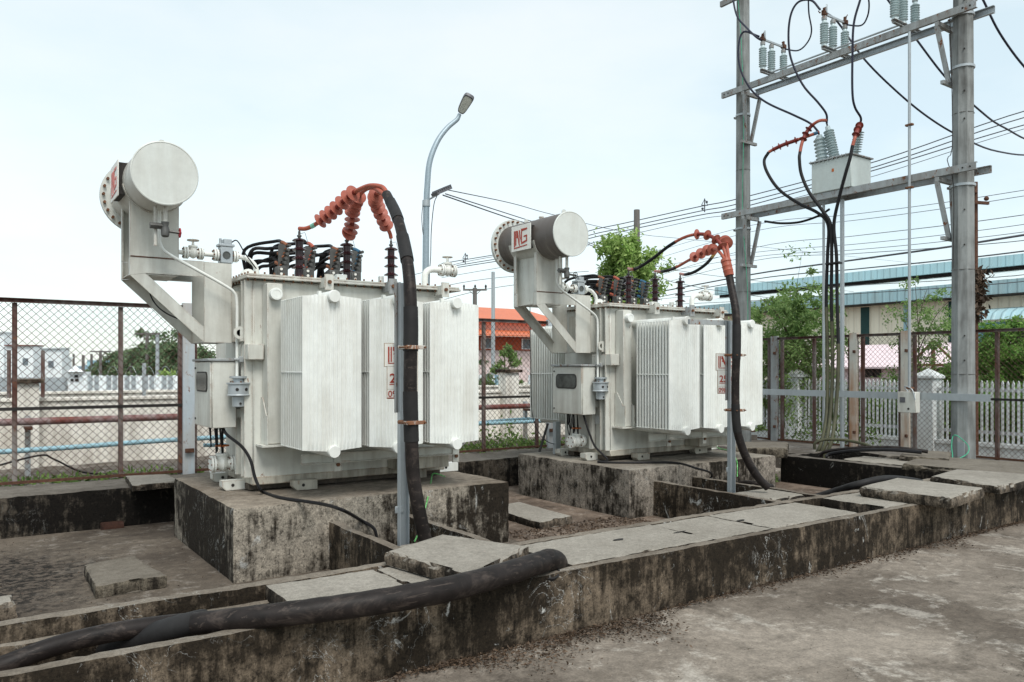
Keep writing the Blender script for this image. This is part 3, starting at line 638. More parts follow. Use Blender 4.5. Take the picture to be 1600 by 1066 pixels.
# cream wall and what stands on it
def cwall(x0, x1, y, z, mat, label, cap=True, th=.15):
    t = thing('masonry_wall', ((x0 + x1) / 2, y, .2), label, 'wall')
    rough_slab(rect(x0, x1, y, y + th), .2, z, int(y * 3), .12, .01, .01).build('wall_body', mat, t)
    if cap: rough_slab(rect(x0 - .02, x1 + .02, y - .03, y + th + .03), z + .002, z + .045, 71, .12, .01, .01).build('coping', mat, t)
    return t
cwall(-4, 5.05, 12.0, 1.20, 'cream', 'cream plastered wall behind the pipes at the left')
cwall(5.35, 12.6, 12.0, 1.19, 'cream', 'stained pale wall behind the pipes between the transformers')
for u, w, zt, lb in ((43, .25, 1.5, 'cream wall pillar with a flat cap seen through the left fence'), (795, .3, 1.62, 'stained pillar with a flat cap between the transformers')):
    p = AT(u, 600, y=11.93); t = thing('wall_pillar', (p.x, p.y, .3), lb, 'pillar')
    rough_slab(rect(p.x - w / 2, p.x + w / 2, p.y - .12, p.y + .12), .3, zt - .06, 5, .08, .01).build('shaft', 'cream', t)
    rough_slab(rect(p.x - w / 2 - .05, p.x + w / 2 + .05, p.y - .17, p.y + .17), zt - .058, zt, 6, .08, .01).build('cap', 'wall', t)
cwall(-6, 15, 14.6, 1.22, 'cream', 'second lower pale wall with broken render farther behind the pipes', th=.2)
m = MB(); pts = []
for i in range(900): a = i * .42; pts.append((-1 + i * .017, 13.6 + .15 * math.cos(a), 1.52 + .15 * math.sin(a)))
m.tube(pts, .0035, 3, False); tag(m.build('barbed_wire_coil', 'galv'), 'coil of barbed wire along the top of the far left wall', 'barbed wire')
for k, u in enumerate((14, 67, 225, 285)):
    p = AT(u, 600, y=13.6); t = thing('wire_post', (p.x, p.y, .2), ['rusty wire post at the far left edge', 'rusty wire post right of the cream pillar', 'pale wire post before the dark trees', 'pale wire post next to the blue fence post'][k], 'post')
    MB().beam((p.x, p.y, .1), (p.x, p.y, 1.62 + (.28 if k < 2 else .1)), .05, .05, (0, 1, 0)).build('shaft', 'frame' if k < 2 else 'galv', t)
# ================================================================== TRANSFORMER (modelled where the nearer one stands)
def flange(m, c, ax, r, th=.016, n=20): m.lathe(Vector(c) - Vector(ax).normalized() * th / 2, ax, [(0, r), (th, r)], n)
def bolts(parent, c, ax, r, n, s=.009, mat='bolt', le=.05, name='flange_bolts'):
    m = MB()
    for p in m.ring(c, ax, r, n): m.cyl(p - Vector(ax).normalized() * le / 2, p + Vector(ax).normalized() * le / 2, s, n=6)
    m.build(name, mat, parent)
def handwheel(parent, c, ax, r, mat):
    m = MB(); c = Vector(c); ax = Vector(ax).normalized(); rg = m.ring(c, ax, r, 16); m.tube(rg + [rg[0]], r * .13, 6)
    for k in range(0, 16, 4): m.cyl(c, rg[k], r * .1, n=5)
    m.cyl(c - ax * .012, c + ax * .012, r * .25, n=8); m.build('handwheel', mat, parent)
def valve(name, root, c, ax, stem, mat, wheelmat, r=.052, L=.15, wr=.045):
    c, ax, stem = Vector(c), Vector(ax).normalized(), Vector(stem).normalized()
    m = MB(); m.lathe(c - ax * L / 2, ax, [(0, r * .62), (L * .2, r * .55), (L * .35, r * .8), (L * .5, r * .92), (L * .65, r * .8), (L * .8, r * .55), (L, r * .62)], 16)
    m.lathe(c, stem, [(0, r * .7), (r * .95, r * .62), (r * 1.0, r * .75), (r * 1.25, r * .75), (r * 1.3, r * .25), (r * 2.1, r * .18)], 12)
    v = m.build(name, mat, root)
    for s in (-1, 1):
        f = MB(); flange(f, c + ax * s * L / 2, ax, r); flange(f, c + ax * s * (L / 2 + .022), ax, r); f.build('flange', mat, v)
        bolts(v, c + ax * s * (L / 2 + .011), ax, r * .76, 6, .008)
    handwheel(v, c + stem * r * 2.15, stem, wr, wheelmat); return v
TL = (2.9, 7.17, PZ)
def build_transformer():
    t = thing('power_transformer', TL, 'x', 'transformer', 'oil filled power transformers on plinths')
    # tank body, rim, stiffening
    m = MB(); m.bbox(1.996, 3.86, 6.745, 7.60, .665, 2.385, .012); tank = m.build('tank', 'tank', t)
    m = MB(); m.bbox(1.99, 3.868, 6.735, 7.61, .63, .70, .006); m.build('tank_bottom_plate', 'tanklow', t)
    m = MB(); m.bbox(1.925, 4.02, 6.675, 7.67, 2.392, 2.412, .003); m.bbox(1.935, 4.01, 6.685, 7.66, 2.415, 2.432, .003); lid = m.build('lid', 'tank', t)
    b0 = MB().cyl((2.0, 6.70, 2.372), (2.0, 6.70, 2.45), .008, n=6).build('lid_bolt', 'bolt', lid)
    for dx, dy in [(k * .083, 0) for k in range(1, 24)] + [(-.05, .03 + k * .087) for k in range(11)]:
        c = b0.copy(); C.objects.link(c); c.parent = lid; c.location = (dx, dy, 0)
    m = MB(); m.channel((1.995, 6.80, .70), (1.995, 6.80, 2.38), .07, .10, .01, up=(0, 1, 0), side=1).build('corner_stiffener', 'tank', t)
    m = MB(); m.bbox(1.93, 2.065, 6.66, 7.0, 1.70, 1.835, .005).build('belt_stiffener', 'tank', t)
    m = MB(); m.bbox(2.075, 2.205, 6.60, 6.743, .985, 2.35, .006); col = m.build('lifting_column', 'tank', t)
    m = MB(); m.lathe((2.135, 6.60, 2.255), (0, -1, 0), [(-.01, .05), (.055, .052), (.06, .05), (.061, .034), (.058, .033)], 24).build('end_cap', 'rad', col)
    m = MB(); m.box(2.02, 2.27, 6.56, 6.74, .965, .982); m.build('jacking_plate', 'tank', t)
    for x in (2.062, 2.215):
        MB().prism([(6.565, .984), (6.74, .984), (6.74, 1.38), (6.70, 1.38), (6.60, 1.23), (6.565, 1.23)], x, x + .01, 'x').build('gusset', 'tank', t)
    m = MB(); rg = [(6.72 + .005, 1.84 + .07)]
    m.lathe((1.90, 6.79, 1.93), (0, 1, 0), [(-.006, .055), (.006, .055), (.006, .028), (-.006, .028)], 20); m.box(1.90, 1.99, 6.783, 6.797, 1.86, 1.985); m.build('lifting_eye', 'tank', t)
    m = MB(); m.box(1.986, 1.992, 7.05, 7.30, 1.92, 2.12).build('rating_plate', 'dark', t)
    m = MB(); m.box(1.984, 1.99, 6.93, 7.02, 1.0, 1.10).build('label_plate', 'white', t)
    # skids and foot blocks
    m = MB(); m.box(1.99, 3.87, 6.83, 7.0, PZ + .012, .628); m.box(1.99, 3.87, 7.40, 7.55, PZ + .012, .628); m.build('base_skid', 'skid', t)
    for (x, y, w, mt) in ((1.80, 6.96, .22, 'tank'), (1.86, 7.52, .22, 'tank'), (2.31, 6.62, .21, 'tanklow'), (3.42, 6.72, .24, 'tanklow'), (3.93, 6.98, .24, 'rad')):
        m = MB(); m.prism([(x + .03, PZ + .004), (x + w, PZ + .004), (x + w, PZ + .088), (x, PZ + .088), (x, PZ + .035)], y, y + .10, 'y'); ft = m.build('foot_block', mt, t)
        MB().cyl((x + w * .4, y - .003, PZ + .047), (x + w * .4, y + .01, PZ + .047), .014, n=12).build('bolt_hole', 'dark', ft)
    # low channel beam under the radiators, hanging brackets
    m = MB(); m.channel((2.30, 6.42, .86), (3.80, 6.42, .86), .05, .085, .006, side=1).build('radiator_brace', 'tank', t)
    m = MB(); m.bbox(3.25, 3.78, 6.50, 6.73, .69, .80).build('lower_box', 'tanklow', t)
    for x in (2.62, 3.24, 3.80):
        m = MB(); m.box(x - .04, x + .04, 6.595, 6.61, 2.32, 2.46); m.box(x - .045, x - .035, 6.595, 6.74, 2.34, 2.43); b = m.build('hanging_bracket', 'tank' if x != 3.24 else 'galvrust', t)
        MB().cyl((x, 6.575, 2.39), (x, 6.60, 2.39), .018, n=6).build('bolt', 'bolt', b)
        m = MB(); m.box(x - .035, x + .035, 6.40, 6.412, .74, .88); m.box(x - .03, x + .03, 6.41, 6.5, .86, .88); b = m.build('lower_bracket', 'tank', t)
        MB().cyl((x, 6.385, .80), (x, 6.40, .80), .018, n=6).build('bolt', 'bolt', b)
    # radiators: pressed plates with flutes
    def radiator(x0, y0, y1, nplate, front):
        W = .495; zt, zb = 2.195, .985
        m = MB()
        ys = [y0 + (y1 - y0) * k / (nplate - 1) for k in range(nplate)]
        for iy, yy in enumerate(ys):
            ends = iy in (0, nplate - 1)
            nf = 13; prof = [(0, 0), (.007, 0), (.009, 0)]
            for k in range(nf):
                a = .035 + k * (W - .07) / nf; b = (W - .07) / nf
                prof += [(a + b * .10, 0), (a + b * .32, .0082), (a + b * .68, .0082), (a + b * .90, 0)]
            prof += [(W - .009, 0), (W - .007, 0), (W, 0)]
            zrow = [(zb, 0.), (zb + .02, .35), (zb + .055, 1.), (zb + .60, 1.), (zt - .055, 1.), (zt - .02, .35), (zt, 0.)]
            hw = .0042
            o = len(m.v); np_ = len(prof)
            for sg in (-1, 1):
                for (z, amp) in zrow:
                    for (x, h) in prof:
                        ex = abs(x - W / 2) / (W / 2); dz = 0
                        if z >= zt - .03: dz = (1 - ex) * .022
                        if z <= zb + .03: dz = -(1 - ex) * .022
                        thk = .0068 if (x < .0075 or x > W - .0075) else hw
                        m.v.append(Vector((x0 + x, yy + sg * (thk + h * amp * (1 if ends else .25)), z + dz)))
            nr = len(zrow)
            for sg in range(2):
                for r_ in range(nr - 1):
                    for c_ in range(np_ - 1):
                        a = o + sg * nr * np_ + r_ * np_ + c_; m.f.append((a, a + 1, a + 1 + np_, a + np_))
            for c_ in range(np_ - 1):
                for r_ in (0, nr - 1):
                    a = o + r_ * np_ + c_; b = a + nr * np_; m.f.append((a, b, b + 1, a + 1))
            for r_ in range(nr - 1):
                for c_ in (0, np_ - 1):
                    a = o + r_ * np_ + c_; b = a + nr * np_; m.f.append((a, a + np_, b + np_, b))
            if not ends or True:
                pass
        for dz in (.612,):      # spacer rods that tie the plates together at mid height
            for xx in (.004, W - .004): m.tube([(x0 + xx, ys[0], .985 + dz), (x0 + xx, ys[-1], .985 + dz)], .0065, 5)
        for zz in (zb + .006, zt - .006):
            for xx in (.006, W - .006): m.tube([(x0 + xx, ys[0], zz), (x0 + xx, ys[-1], zz)], .004, 4)
        r_ = m.build('radiator', 'rad', t, False)
        inner = ys[-1] if front else ys[0]; outer = ys[0] if front else ys[-1]; sg = -1 if front else 1
        wall_y = 6.75 if front else 7.595
        for zc in (2.20, .965):
            h = MB(); h.lathe((x0 + W / 2, wall_y, zc), (0, sg, 0), [(0, .046), (abs(wall_y - outer) + .03, .046), (abs(wall_y - outer) + .032, .050), (abs(wall_y - outer) + .05, .050), (abs(wall_y - outer) + .056, .046)], 24)
            h.build('header_pipe', 'rad', r_)
        e = MB(); e.box(x0 + W / 2 - .075, x0 + W / 2 - .05, outer + .10 * -sg, outer + .13 * -sg, 2.19, 2.25); e.build('lifting_lug', 'rad', r_)
    for x in (2.141, 2.706, 3.27):
        radiator(x, 5.952, 6.448, 12, True)
        radiator(x, 7.90, 8.52, 13, False)
    # conservator drum on its bracket
    cx, cz = 1.268, 3.153; y0, y1 = 6.584, 7.665
    m = MB(); prof = []
    n = 26
    for k in range(n + 1): prof.append(((y1 - y0) * k / n, .243 + .0022 * math.sin(k * 2.2)))
    m.lathe((cx, y0, cz), (0, 1, 0), prof, 56); drum = m.build('conservator_drum', 'drum', t)
    m = MB(); m.lathe((cx, y0 + .006, cz), (0, -1, 0), [(0, .250), (.012, .250), (.014, .247), (.015, .240), (.012, .237), (.012, .001)], 56).build('end_plate', 'drumw', drum)
    m = MB(); m.lathe((cx, y1 - .004, cz), (0, 1, 0), [(0, .322), (.018, .322)], 48); m.lathe((cx, y1 + .018, cz), (0, 1, 0), [(0, .322), (.02, .322)], 48); m.build('flange', 'drumw', drum)
    bolts(drum, (cx, y1 + .01, cz), (0, 1, 0), .295, 26, .013, 'bolt', .085)
    m = MB()
    for yy in (y0 + .12, y1 - .25):
        m.prism([(cx - .03, cz + .235), (cx + .03, cz + .235), (cx + .03, cz + .275), (cx + .012, cz + .292), (cx - .012, cz + .292), (cx - .03, cz + .275)], yy, yy + .008, 'y')
    m.build('lifting_lugs', 'drumw', drum)
    m = MB(); m.cyl((cx + .03, y0 + .58, cz + .2), (cx + .03, y0 + .58, cz + .275), .024, n=14); m.cyl((cx + .03, y0 + .58, cz + .27), (cx + .03, y0 + .58, cz + .285), .03, n=14); m.build('filler_cap', 'tank', drum)
    # saddle box with the maker's badge, on the left side of the drum
    m = MB(); m.bbox(cx - .272, cx - .13, 6.985, 7.30, 3.03, 3.29, .003); sb = m.build('badge_box', 'dark', t)
    m = MB(); m.bbox(cx - .281, cx - .273, 6.955, 7.33, 3.015, 3.305, .002); bd = m.build('badge', 'sign', t)
    xx = cx - .2845
    def Q(y, z): return (7.33 - y, 3.015 + z)       # y grows to the right when seen from outside
    m = MB()
    def bar(pts): m.prism([Q(*p) for p in pts], xx, xx + .003, 'x')
    bar([(.055, .05), (.075, .05), (.075, .235), (.055, .235)]); bar([(.083, .065), (.10, .065), (.10, .235), (.083, .235)])
    bar([(.108, .15), (.130, .15), (.150, .065), (.172, .05), (.128, .235), (.108, .235)])
    bar([(.150, .235), (.170, .235), (.185, .14), (.172, .10)])
    bar([(.195, .215), (.31, .225), (.31, .245), (.195, .245)]); bar([(.195, .07), (.212, .07), (.212, .214), (.195, .214)])
    bar([(.213, .07), (.31, .09), (.31, .112), (.213, .092)]); bar([(.292, .113), (.31, .113), (.31, .165), (.292, .165)]); bar([(.245, .145), (.291, .148), (.291, .165), (.245, .162)])
    bar([(.055, .028), (.31, .045), (.31, .057), (.055, .042)])
    m.build('maker_mark', 'signpink', bd)
    # bracket: two shaped plates (front and back) joined by webs
    yf, yb, th = 6.961, 7.403, .008
    for (y, nm) in ((yf, 'front'), (yb, 'back')):
        br = MB()
        m = br
        m.prism([(1.077, 2.539), (1.449, 2.539), (1.449, 3.02), (1.077, 3.12)], y, y + th, 'y')                       # upright cheek
        m.prism([(1.077, 2.386), (1.195, 2.405), (1.649, 2.405), (1.649, 2.537), (1.077, 2.537)], y, y + th, 'y')        # arm
        m.prism([(1.651, 1.849), (1.879, 1.849), (1.879, 2.531), (1.651, 2.535)], y, y + th, 'y')                    # column
        m.prism([(1.077, 2.384), (1.193, 2.403), (1.649, 1.975), (1.649, 1.849)], y, y + th, 'y')                   # brace
        fl = y + th if y == yf else y - .06
        m.hexa([(1.077, fl, 2.384), (1.085, fl, 2.39), (1.085, fl + .06, 2.39), (1.077, fl + .06, 2.384)], [(1.077, fl, 2.53), (1.085, fl, 2.53), (1.085, fl + .06, 2.53), (1.077, fl + .06, 2.53)])
        m.build('bracket_plate', 'tank', t)
    for q_ in ((1.13, 1.138, yf + th, yb, 2.40, 3.0), (1.078, 1.09, yf + th + .0, yf + .05, 2.54, 3.08), (1.078, 1.09, yb - .04, yb, 2.54, 3.08), (1.14, 1.64, yf + th, yb, 2.525, 2.535), (1.18, 1.64, yb - .10, yb - .001, 2.400, 2.407), (1.441, 1.449, yf + th, yb, 2.545, 2.98), (1.881, 1.990, 6.99, 7.36, 1.86, 2.30), (1.66, 1.87, yf + th, yb, 1.852, 1.860), (1.085, 1.44, yf + th, yb, 2.395, 2.401)): MB().box(*q_).build('bracket_web', 'tank', t)
    m = MB(); m.box(1.080, 1.45, yf - .0035, yf - .0005, 2.532, 2.542).build('rust_seam', 'rusty', t)
    m = MB()
    for (a, b) in (((1.195, 2.403), (1.649, 1.977)),): 
        for y in (yf + th, yb - .055): m = MB(); m.hexa([(a[0] - .004, y, a[1] - .006), (a[0] + .004, y, a[1]), (a[0] + .004, y + .05, a[1]), (a[0] - .004, y + .05, a[1] - .006)], [(b[0] - .004, y, b[1] - .006), (b[0] + .004, y, b[1]), (b[0] + .004, y + .05, b[1]), (b[0] - .004, y + .05, b[1] - .006)]); m.build('brace_flange', 'tank', t)
    # saddle under the drum
    m = MB(); sp = [(cx - .245, 3.03)] + [(cx + .25 * math.cos(a), cz + .25 * math.sin(a)) for a in [R(200 + 10 * k) for k in range(15)]]
    sp = [(cx + .254 * math.cos(R(190 + 10 * k)), cz + .254 * math.sin(R(190 + 10 * k))) for k in range(16)] + [(cx + .246 * math.cos(R(340 - 10 * k)), cz + .246 * math.sin(R(340 - 10 * k))) for k in range(16)]
    m.prism(sp, yf - .02, yb + .03, 'y').build('saddle', 'tank', t)
    # drain valve below the drum cap
    m = MB(); m.cyl((cx + .02, 6.68, 2.93), (cx + .02, 6.68, 2.74), .017, n=12); m.cyl((cx - .045, 6.72, 2.93), (cx - .045, 6.72, 2.60), .013, n=10); m.build('drain_pipe', 'tank', t)
    m = MB(); m.lathe((cx + .02, 6.68, 2.68), (0, 0, 1), [(-.01, .02), (0, .03), (.05, .034), (.08, .024), (.10, .03), (.11, .03)], 12); m.cyl((cx + .02, 6.68, 2.72), (cx + .12, 6.66, 2.71), .012, n=8); m.cyl((cx - .09, 6.69, 2.755), (cx + .03, 6.69, 2.755), .026, n=6); dv = m.build('drain_valve', 'lug', t)
    handwheel(dv, (cx + .125, 6.66, 2.71), (1, 0, 0), .036, 'red')
    # thin breather pipe and dryer
    m = MB(); m.tube(crv([(1.277, 6.85, 2.92), (1.277, 6.85, 2.72), (1.284, 6.85, 2.635), (1.34, 6.85, 2.565), (1.56, 6.85, 2.45), (1.80, 6.85, 2.325), (1.872, 6.85, 2.27), (1.893, 6.85, 2.18), (1.893, 6.85, 1.9), (1.893, 6.85, 1.56)], 5), .013, 10).build('breather_pipe', 'rad', t)
    m = MB(); bx, by = 1.893, 6.80
    m.lathe((bx, by, 1.30), (0, 0, 1), [(0, .038), (.005, .052), (.085, .056), (.09, .07), (.10, .096), (.11, .088), (.19, .088), (.195, .098), (.207, .098), (.21, .05), (.24, .045), (.245, .075), (.262, .075)], 28); br = m.build('breather', 'galv', t)
    bolts(br, (bx, by, 1.49), (0, 0, 1), .066, 6, .006, 'bolt', .06)
    m = MB(); m.cyl((bx, by - .05, 1.33), (bx, by - .0575, 1.33), .010, n=10)
    for k in (-.4, .5): m.cyl((bx + math.sin(k) * .085, by - math.cos(k) * .085, 1.45), (bx + math.sin(k) * .091, by - math.cos(k) * .091, 1.45), .014, n=10)
    m.build('sight_hole', 'dark', br)
    m = MB(); m.cyl((1.86, 6.83, 1.705), (1.96, 6.83, 1.705), .012, n=8); m.bbox(1.90, 1.94, 6.80, 6.86, 1.68, 1.73); m.build('pipe_clamp', 'galvrust', t)
    # oil pipe from drum to lid: valve, relay, bend
    oy, oz = 7.18, 2.63
    m = MB(); m.cyl((1.44, oy, oz), (1.56, oy, oz), .020, n=14); m.cyl((1.66, oy, oz), (1.80, oy, oz), .020, n=14)
    m.tube(crv([(1.95, oy, oz), (2.02, oy, oz), (2.09, oy, oz - .02), (2.15, oy, oz - .08), (2.17, oy, 2.43)], 5), .022, 12); m.build('oil_pipe', 'rad', t)
    valve('oil_valve', t, (1.61, oy, oz), (1, 0, 0), (0, 0, 1), 'rad', 'tank', .052, .10, .046)
    m = MB(); m.bbox(1.83, 1.935, oy - .05, oy + .05, oz - .07, oz + .075); m.bbox(1.815, 1.95, oy - .055, oy + .055, oz + .077, oz + .10); m.bbox(1.86, 1.93, oy - .04, oy + .04, oz + .10, oz + .145); m.cyl((1.84, oy, oz + .10), (1.84, oy, oz + .15), .012, n=8); rl = m.build('gas_relay', 'galv', t)
    m = MB(); m.lathe((1.88, oy - .05, oz), (0, -1, 0), [(0, .034), (.006, .034), (.006, .026), (.002, .025)], 16, ).build('sight_glass', 'glass', rl)
    f = MB()
    for x in (1.79, 1.812, 1.955, 1.977): flange(f, (x, oy, oz), (1, 0, 0), .052)
    f.build('relay_flange', 'rad', t); bolts(t, (1.80, oy, oz), (1, 0, 0), .04, 6, .008, 'bolt', .055); bolts(t, (1.966, oy, oz), (1, 0, 0), .04, 6, .008, 'bolt', .055)
    m = MB(); m.tube(crv([(1.93, oy, 2.75), (1.98, oy - .02, 2.77), (2.04, oy - .05, 2.66), (2.12, oy - .12, 2.52)], 5), .006, 6).build('sensor_lead', 'black', t)
    m = MB(); m.lathe((2.02, 6.98, 2.43), (0, 1, 0), [(-.03, .07), (.0, .07), (.0, .03), (-.03, .03)], 20).build('lid_lifting_eye', 'rad', t)
    # pipe and valve on the right end of the lid
    m = MB(); m.tube(crv([(3.90, 7.2, 2.43), (3.90, 7.2, 2.56), (3.91, 7.2, 2.62), (3.95, 7.2, 2.655), (4.01, 7.2, 2.665), (4.08, 7.2, 2.665)], 5), .034, 14).build('filter_pipe', 'rad', t)
    valve('filter_valve', t, (4.17, 7.2, 2.665), (1, 0, 0), (0, 0, 1), 'rad', 'tank', .066, .12, .05)
    # drain valve at the left foot of the tank
    valve('sampling_valve', t, (1.86, 7.20, .78), (1, 0, .0), (0, 0, 1), 'rad', 'orange', .075, .14, .055)
    m = MB(); m.cyl((1.93, 7.20, .78), (2.0, 7.20, .78), .04, n=14).build('valve_neck', 'rad', t)
    # control box
    m = MB(); m.bbox(1.700, 1.902, 6.895, 7.446, 1.119, 1.688, .005); cb = m.build('control_box', 'tank', t)
    m = MB(); m.bbox(1.684, 1.698, 6.90, 7.442, 1.124, 1.684, .004); dr = m.build('door', 'tank', cb)
    m = MB(); m.bbox(1.665, 1.915, 6.88, 7.465, 1.690, 1.712, .004).build('rain_hood', 'galvrust', cb)
    def rr(y0, y1, z0, z1, r, k=5):
        o = []
        for (cy_, cz_, a0) in ((y1 - r, z1 - r, 0), (y0 + r, z1 - r, 90), (y0 + r, z0 + r, 180), (y1 - r, z0 + r, 270)):
            for j in range(k + 1): a = R(a0 + 90 * j / k); o.append((cy_ + r * math.cos(a), cz_ + r * math.sin(a)))
        return o
    MB().prism(rr(6.985, 7.375, 1.425, 1.60, .05), 1.679, 1.683, 'x').build('window_gasket', 'dark', dr); MB().prism(rr(6.997, 7.363, 1.437, 1.588, .042), 1.6765, 1.678, 'x').build('window', 'glass', dr)
    m = MB(); m.cyl((1.676, 7.41, 1.18), (1.684, 7.41, 1.18), .010, n=8); m.cyl((1.676, 7.41, 1.63), (1.684, 7.41, 1.63), .010, n=8).build('lock', 'dark', dr)
    m = MB(); m.box(1.904, 1.99, 6.93, 6.99, 1.20, 1.28); m.box(1.904, 1.99, 7.30, 7.40, 1.5, 1.58); m.box(1.93, 1.985, 7.0, 7.05, .70, 1.30); m.build('box_bracket', 'tank', t)
    m = MB(); rg = random.Random(5)
    for k in range(6):
        x, y = 1.74 + .12 * rg.random(), 7.12 + .22 * rg.random(); dd = .14 + .16 * rg.random(); s = .05 * rg.random() + .02
        m.tube(crv([(x, y, 1.12), (x + .01, y - .01, 1.12 - dd * .6), (x + .02, y + s * .3, 1.12 - dd), (x + .03, y + s, 1.12 - dd * .7), (x + .03, y + s * 1.2, 1.12)], 5), .006, 6)
    m.build('control_leads', 'black', cb)
    # high voltage bushings (brown, nearest) and low voltage terminals (behind)
    for x in (2.469, 2.927, 3.384):
        y = 6.934; m = MB(); prof = [(0, .045), (.015, .045), (.03, .038)]
        z = .05
        for k in range(4): prof += [(z + .002, .034), (z + .045, .034), (z + .05, .068 - .002 * k), (z + .056, .069 - .002 * k), (z + .068, .05), (z + .078, .034)]; z += .083
        prof[-1] = (z - .006, .02)
        m.lathe((x, y, 2.432), (0, 0, 1), prof, 26); b = m.build('high_voltage_bushing', 'porc', t)
        m = MB(); m.lathe((x, y, 2.80), (0, 0, 1), [(0, .013), (.02, .014), (.022, .021), (.035, .021), (.037, .011), (.07, .011), (.072, .006), (.10, .006)], 10).build('terminal', 'lug', b)
        m = MB(); m.tube([(x + .01, y, 2.85), (x + .05, y, 2.865), (x + .055, y, 2.86), (x + .085, y, 2.76)], .0025, 4).build('arcing_horn', 'galv', b)
        m = MB(); m.lathe((x, y, 2.432), (0, 0, 1), [(0, .062), (.012, .062), (.012, .05)], 20).build('mounting_ring', 'lug', b)
    sleeve = ['sleeve', 'core', 'sleeve', 'bluetape']
    for k, x in enumerate((2.46, 2.72, 2.98, 3.21)):
        y = 7.40; m = MB()
        m.lathe((x, y, 2.432), (0, 0, 1), [(0, .045), (.02, .045), (.022, .034), (.06, .034)], 14); lv = m.build('low_voltage_bushing', 'porcg' if False else 'lug', t)
        m = MB(); m.bbox(x - .055, x + .05, y - .05, y + .05, 2.494, 2.60, .012); m.prism([(x - .01, 2.60), (x + .075, 2.56), (x + .095, 2.62), (x + .095, 2.76), (x + .05, 2.82), (x + .0, 2.83), (x - .01, 2.80)], y + .052, y + .066, 'y').build('terminal_flag', 'lug', lv)
        m = MB()
        for zz in (2.525, 2.57): m.cyl((x - .02, y - .053, zz), (x - .02, y - .064, zz), .013, n=8)
        m.build('clamp_bolt', 'sign', lv)
        for j in range(6):
            zz = 2.60 + j * .042; dx = .02 + .012 * j
            jr = random.Random(k * 10 + j); p = [(x + dx, y + .04, zz), (x + dx - .03, y + .13, zz + jr.uniform(.02, .06)), (x + dx - .08 + jr.uniform(-.04, .05), y + .28, zz + jr.uniform(.0, .09)), (x - .10 - .02 * j, y + .36 + .05 * ((j * 7 + k * 3) % 4), zz + .02 - .012 * ((j + k) % 3)), (x - .13 - .03 * ((j * 5 + k) % 3), y + .50 + .04 * ((j + 2 * k) % 3), 2.50), (x - .14 - .02 * j, y + .56, 2.15)]
            P = crv(p, 6); MB().tube(P[5:], .017, 8).build('low_voltage_cable', 'black', lv)
            MB().tube(P[1:7], .019, 8).build('cable_sleeve', sleeve[k] if j != 1 else 'black', lv)
            MB().cyl((x + dx, y - .01, zz), (x + dx, y + .065, zz), .016, n=8).build('cable_lug', 'lug', lv)
    MB().bbox(2.80, 2.90, 6.86, 6.93, 2.434, 2.50).build('lid_fitting', 'rad', t); MB().bbox(3.30, 3.34, 7.0, 7.05, 2.434, 2.53).build('lid_fitting', 'rad', t); MB().cyl((3.50, 7.1, 2.43), (3.50, 7.1, 2.56), .012, n=8).build('lid_fitting', 'rad', t)
    return t
tr1 = build_transformer()
tr2 = copy_tree(tr1)
tr2.location = T2(TL); tr2.rotation_euler.z = ROT2
tr1['label'] = 'nearer white transformer with a clean pale conservator drum and red drain handwheel'
tr2['label'] = 'farther white transformer with a blackened conservator drum and its badge facing out'
for o in bpy.data.objects:
    r_ = o
    while r_.parent: r_ = r_.parent
    if r_ == tr2 and o.name.startswith('conservator_drum'):
        o.data = o.data.copy(); o.data.materials[0] = M['drumdark']; o['label'] = 'conservator drum with black weathering stains'
    if r_ == tr2 and o.name.startswith('handwheel') and o.parent.name.startswith('drain_valve'):
        o.data = o.data.copy(); o.data.materials[0] = M['dark']
    if r_ == tr2 and o.name.startswith('maker_mark'):
        o.data = o.data.copy(); o.data.materials[0] = M['signred']
# ================================================================== CABLES, POSTS
def shed_disc(m, c, ax, r, n=22): m.lathe(Vector(c) - Vector(ax).normalized() * .012, ax, [(0, r * .2), (.004, r * .3), (.009, r * .7), (.0125, r), (.0155, r), (.0145, r * .7), (.013, r * .32), (.02, r * .2)], n)
def pathpt(P, f):
    i = f * (len(P) - 1); a = int(min(i, len(P) - 2)); t = i - a; return P[a].lerp(P[a + 1], t), (P[a + 1] - P[a]).normalized()
def core(root, pts, r, mat, sheds=(), sr=.07, shedmat='shed', segs=()):
    P = crv(pts, 8); c = MB().tube(P, r, 10).build('cable_core', mat, root)
    if sheds:
        for k in range(sheds[2]):
            f = sheds[0] + (sheds[1] - sheds[0]) * k / max(1, sheds[2] - 1); q, t = pathpt(P, f); m = MB(); shed_disc(m, q, t, sr); m.build('rain_shed', shedmat, c)
        a, b = int(sheds[0] * (len(P) - 1)) - 1, int(sheds[1] * (len(P) - 1)) + 2
        MB().tube(P[max(a, 0):b + 1], r * 1.2, 10).build('shed_sleeve', 'darkshed', c)
    for (f0, f1, mt) in segs:
        a, b = int(f0 * (len(P) - 1)), int(f1 * (len(P) - 1)) + 1; MB().tube(P[a:b + 1], r * 1.12, 10).build('tape_band' if f1 - f0 < .12 else 'cable_jacket', mt, c)
    return c
bt = [Vector((x, 6.934, 2.895)) for x in (2.469, 2.927, 3.384)]
